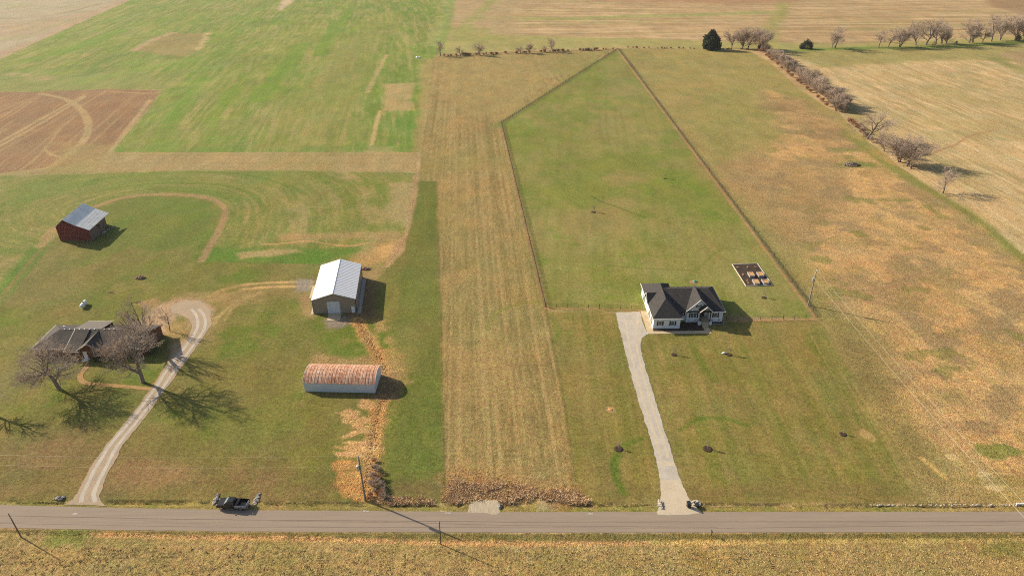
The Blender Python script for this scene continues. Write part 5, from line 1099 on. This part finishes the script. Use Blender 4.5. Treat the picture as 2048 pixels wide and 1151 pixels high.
rocks('stone_pile', 999, 1011, .25, .8, 22, .2, 'grey stones at the right edge of the gravel pad', 'stone pile', seed=6)
rocks('rubble_heap', 1703, 330, 3.6, 2.2, 380, .36, 'heap of grey brown rubble and brush on the right pasture', 'rubble heap', 1.1, 'rubble', seed=7)
rocks('brush_pile', 281, 556, 1.3, .8, 60, .32, 'small pile of rubble on the left lawn below red barn', 'brush pile', .6, 'log', seed=8)
rocks('stone_pile', 212, 462, 4.5, .6, 60, .24, 'loose foundation stones along the red barn side wall', 'stone pile', .2, 'stone', seed=9).rotation_euler.z = R(80)
rocks('brush_pile', 730, 538, 1.6, .7, 50, .35, 'dark clods behind the tan metal building', 'brush pile', .4, 'log', seed=10)
rocks('stone_pile', 836, 116, 1.2, .8, 12, .8, 'two white stones in the far green field', 'stone pile', .2, 'tankwhite', seed=11)
rocks('white_debris', 1447, 707, .25, .2, 8, .3, 'white ornament beside the ringed sapling on front lawn', 'ornament', .4, 'tankwhite', seed=12)
rocks('culvert_headwall', 119, 996, .9, .4, 30, .3, 'dark stones round the culvert end left of the gravel drive', 'stone pile', .2, 'stone', seed=13)
p = MB(); rnd = random.Random(4)
for k in range(90):
    t = rnd.random(); px = 1740 + 300 * t; x, y = g(px, 1008.5 + rnd.uniform(-1, 1)); p.rock((x, y - .1, .02), .16 * rnd.uniform(.5, 1.4), rnd)
tag(p.build('ditch_stones', M['gravel']), 'pale stones strung along the ditch at lower right', 'stones', kind='stuff')
def branch(px, py, L, seed, label, rz):
    T, Wg = grow(seed, L, .09, fork=.3, levels=2, kids=(5, 4), spread=40, twig=.03, up=0); V, Fc = segs_mesh(T + Wg, 4)
    V = V[:, [2, 0, 1]]; V[:, 2] = np.abs(V[:, 2]) * .5 + .06; o = mesh_np('fallen_branch', V, Fc, M['log']); o.location = (*g(px, py), 0); o.rotation_euler.z = rz; tag(o, label, 'branch', 'fallen branches on the left lawn')
branch(230, 588, 3.4, 5, 'fallen branch lying on grass right of propane tank', R(140)); branch(262, 606, 3.2, 6, 'fallen log at the edge of brown dirt patch', R(25))
# bins, mailbox, markers
def bin_(px, py, rz, s, label, lie=False):
    x, y = g(px, py); root = empty('trash_bin', (x, y, .05), label, 'trash bin', 'bins at the drive mouth', rz)
    p = MB(); p.add([(-.26, -.28, .05), (.26, -.28, .05), (.26, .28, .05), (-.26, .28, .05), (-.33, -.36, s), (.33, -.36, s), (.33, .38, s), (-.33, .38, s)], [(3, 2, 1, 0), (4, 5, 6, 7), (0, 1, 5, 4), (1, 2, 6, 5), (2, 3, 7, 6), (3, 0, 4, 7)]); p.build('body', M['bin'], root, bevel=.03)
    p = MB(); p.box(-.36, .36, -.4, .42, s + .005, s + .07); p.build('lid', M['bin'], root, bevel=.02)
    p = MB(); p.tube((-.28, .32, .1), (.28, .32, .1), .1, None, 10); p.build('wheel', M['tyre'], root)
bin_(1376.5, 1013, .2, 1.15, 'tall dark wheeled bin at the mouth of the white gravel drive'); bin_(1393.5, 1012.5, .6, .6, 'low dark bin right of the tall one at the drive mouth')
def mailbox(px, py, label):
    x, y = g(px, py); root = empty('mailbox', (x, y, 0), label, 'mailbox')
    p = MB(); p.box(-.05, .05, -.05, .05, 0, 1.05); p.build('post', M['darkwood'], root)
    p = MB(); p.prism([(-.1, 1.05), (.1, 1.05), (.1, 1.2), (.05, 1.28), (-.05, 1.28), (-.1, 1.2)], -.25, .25); p.build('box', M['bin'], root)
mailbox(1422, 1070, 'small mailbox on a post on the near road verge'); mailbox(1380.5, 1016, 'mailbox on a post close beside the tall dark bin')
def stake(px, py, h, m, label):
    x, y = g(px, py); o = MB().tube((0, 0, -.1), (.0, 0, h), .05, .04, 6).build('marker_post', m); o.location = (x, y, 0); tag(o, label, 'marker post')
stake(1182.5, 1002, 1.0, M['tankwhite'], 'white marker post at the right end of the dead weeds'); stake(1712, 992, 3.0, M['polegreen'], 'thin dark post on the lawn near the right of the ditch'); stake(1942, 1007, 1.6, M['twigred'], 'rusty stake beside the ditch at lower right'); stake(748, 950, 1.6, M['tankwhite'], 'pale guy stake in brush beside the gully pole')
x, y = g(1220, 818); o = MB().lathe([(.5, 0), (.5, .1), (.35, .12)], n=14).build('well_cap', M['straw']); o.location = (x, y, 0); tag(o, 'round tan cap in the lawn left of the gravel drive', 'well cap')
# sprayed utility marks on the asphalt
def rmark(px, py, shapes):
    x, y = g(px, py); p = MB()
    for (a0, b0, a1, b1) in shapes: p.box(min(a0, a1) - .04, max(a0, a1) + .04, min(b0, b1) - .05, max(b0, b1) + .05, 0, .004)
    o = p.build('sprayed_mark', M['paint'], road); o.location = (x, y, .048)
rmark(896, 1026, [(-.6, 0, .5, 0), (-.6, .35, .5, .35), (-.6, 0, -.6, .35), (.5, 0, .5, .35), (-.1, 0, -.1, .35)]); rmark(886, 1024, [(-.5, .2, .1, .2)]); rmark(1181, 1028.8, [(-.45, 0, .45, 0), (-.45, .35, .45, .35), (-.45, 0, -.45, .35), (.2, 0, .2, .35)]); rmark(732, 1022, [(-.5, 0, .5, 0), (-.5, .3, .0, .3), (-.1, 0, -.1, .3)]); rmark(149, 1028.5, [(-.45, 0, .4, 0), (-.3, .3, .4, .3)])
# dead weeds along the ditch and gully
M['straw2'] = mat('hay stubble', (.52, .38, .18), .95, srgb=False, noise=[(.6, (.36, .29, .12), .85, .42, .6), (2.5, (.66, .50, .27), .6, .48, .62)])
M['clay'] = mat('dry clay', (222, 176, 116), .95, noise=[(.8, (196, 144, 92), .8, .45, .6), (3, (226, 184, 124), .7, .48, .62)])
M['grass'] = mat('rough yellow grass', (.42, .33, .13), .95, srgb=False, noise=[(.7, (.22, .24, .07), .85, .42, .6), (2.5, (.55, .40, .2), .6, .48, .62)])
def tufts(name, polys, n, label, seed, hr, m='weed', blades=26, spread=.3, wid=1.):
    rs = np.random.RandomState(seed); P = []
    for P_, w_ in polys:
        Q = np.array([g(*p) for p in P_]); lo, hi = Q.min(0), Q.max(0); k = 0; want = int(n * w_)
        while k < want:
            c = lo + (hi - lo) * rs.rand(4000, 2); c = c[sd_poly(c[:, 0], c[:, 1], Q) + (fbm(c[:, 0], c[:, 1], 2.5, seed + 3, 3) - .5) * 2.2 * (spread > .2) > 0]
            c = c[fbm(c[:, 0], c[:, 1], 1.6, seed, 3) > rs.rand(len(c)) * .5 + .25][:want - k]; P.append(c); k += len(c)
    C = np.concatenate(P); hc = hr[0] + (hr[1] - hr[0]) * rs.rand(len(C)) ** 1.6; C = np.repeat(C, blades, 0); hc = np.repeat(hc, blades); N_ = len(C); C = C + rs.randn(N_, 2) * spread * .5
    h = hc * (.6 + .4 * rs.rand(N_)); a = rs.rand(N_) * 6.28; sp = .3 + rs.rand(N_) * .8; w_ = (.012 + .028 * rs.rand(N_)) * wid
    base = np.concatenate([C, np.zeros((N_, 1))], 1); tip = base + np.stack([np.cos(a) * sp * h, np.sin(a) * sp * h, h], 1); n1 = np.stack([-np.sin(a), np.cos(a), np.zeros(N_)], 1) * w_[:, None]
    mid = (base + tip) / 2 + n1 * 1.3 + np.array([0, 0, .12]) * h[:, None]
    V = np.stack([base - n1, base + n1, mid, tip], 1).reshape(-1, 3)
    o = mesh_np(name, V, np.arange(4 * N_).reshape(-1, 4), M[m]); tag(o, label, 'weeds', kind='stuff'); return o
tufts('dead_weeds', [([(890, 1004), (893, 975), (905, 958), (935, 968), (1000, 966), (1062, 974), (1070, 992), (1060, 1003), (1002, 1004), (996, 997), (948, 998), (937, 1006)], .6), ([(1080, 988), (1110, 980), (1150, 982), (1178, 1000), (1170, 1006), (1110, 1004)], .25), ([(745, 1003), (760, 990), (800, 998), (890, 998), (890, 1007), (800, 1008)], .15)], 2600, 'tangle of tall brown dead weeds along the ditch at the hay strip end', 31, (.05, .62), 'weed', 22, .6)
rnd = random.Random(21)
for px, py in [(742, 992), (750, 985), (760, 990), (768, 984), (745, 972), (754, 968), (764, 972), (743, 955), (750, 950), (758, 956), (746, 938), (752, 934), (757, 942), (748, 922), (770, 997), (738, 998)]:
    x, y = g(px, py); shrub(x, y, rnd.uniform(.9, 1.8), rnd.choice([0, 1, 2]), 'bare twiggy brush beside the gully pole near the road', 'brush beside the gully pole', wf=1.3)
cp = empty('culvert_pipe', (*g(2026, 1008), 0), 'white culvert pipe end in the ditch at the lower right edge', 'pipe')
p = MB(); p.tube((.6, 0, .2), (3.5, -.1, .2), .17, .17, 12); p.build('pipe', M['tankwhite'], cp)
tufts('ditch_grass', [([(20, 1003), (128, 1003), (128, 1006), (20, 1006)], .12), ([(215, 1000), (420, 1002), (420, 1006), (215, 1004)], .2), ([(525, 1003), (730, 1005), (730, 1008), (525, 1007)], .2), ([(1180, 1005), (1312, 1007), (1312, 1010), (1180, 1010)], .13), ([(1405, 1008), (2040, 1007), (2040, 1010), (1405, 1011)], .35)], 900, 'tufts of rough grass along the roadside ditch', 33, (.06, .22), 'grass', 8, .19)
tufts('verge_tufts', [([(0, 1062), (700, 1073), (1024, 1078), (2048, 1076), (2048, 1081), (1024, 1084), (700, 1079), (0, 1068)], 1.)], 700, 'rough dead grass tufts along the near road verge', 34, (.05, .2), 'grass', 8, .19)
tufts('field_stubble', [([(-60, 1092), (700, 1096), (1024, 1098), (2110, 1096), (2110, 1160), (-60, 1160)], 1.)], 3000, 'clumps of pale hay stubble over the field this side of the road', 35, (.06, .2), 'straw2', 7, .25, 2.0)
# clay clods in the eroded gully
rs = random.Random(12); p = MB()
for k in range(1100):
    t = rs.random(); i = min(int(t * (len(CHAN) - 1)), len(CHAN) - 2); c = CHAN[i] + (CHAN[i + 1] - CHAN[i]) * rs.random(); w_ = 1.3 + 1.6 * t
    p.rock((c[0] + rs.gauss(0, w_ * .5), c[1] + rs.gauss(0, .6), .02), .06 * rs.uniform(.5, 2.4), rs)
tag(p.build('clay_clods', M['clay']), 'orange clay clods scattered through the washed-out gully', 'soil', kind='stuff')

# ------------------------------------------------------------------ haze
hz = MB(); hz.box(-1500, 1500, -60, 1500, -1.5, 112); 
m = bpy.data.materials.new('haze air'); m.use_nodes = True; nt = m.node_tree; nt.nodes.clear(); out = nt.nodes.new('ShaderNodeOutputMaterial'); pv = nt.nodes.new('ShaderNodeVolumePrincipled')
pv.inputs['Color'].default_value = (.95, .95, .96, 1); pv.inputs['Density'].default_value = .00005; pv.inputs['Anisotropy'].default_value = .3; nt.links.new(pv.outputs[0], out.inputs['Volume'])
ho = hz.build('haze', m); tag(ho, kind='stuff')
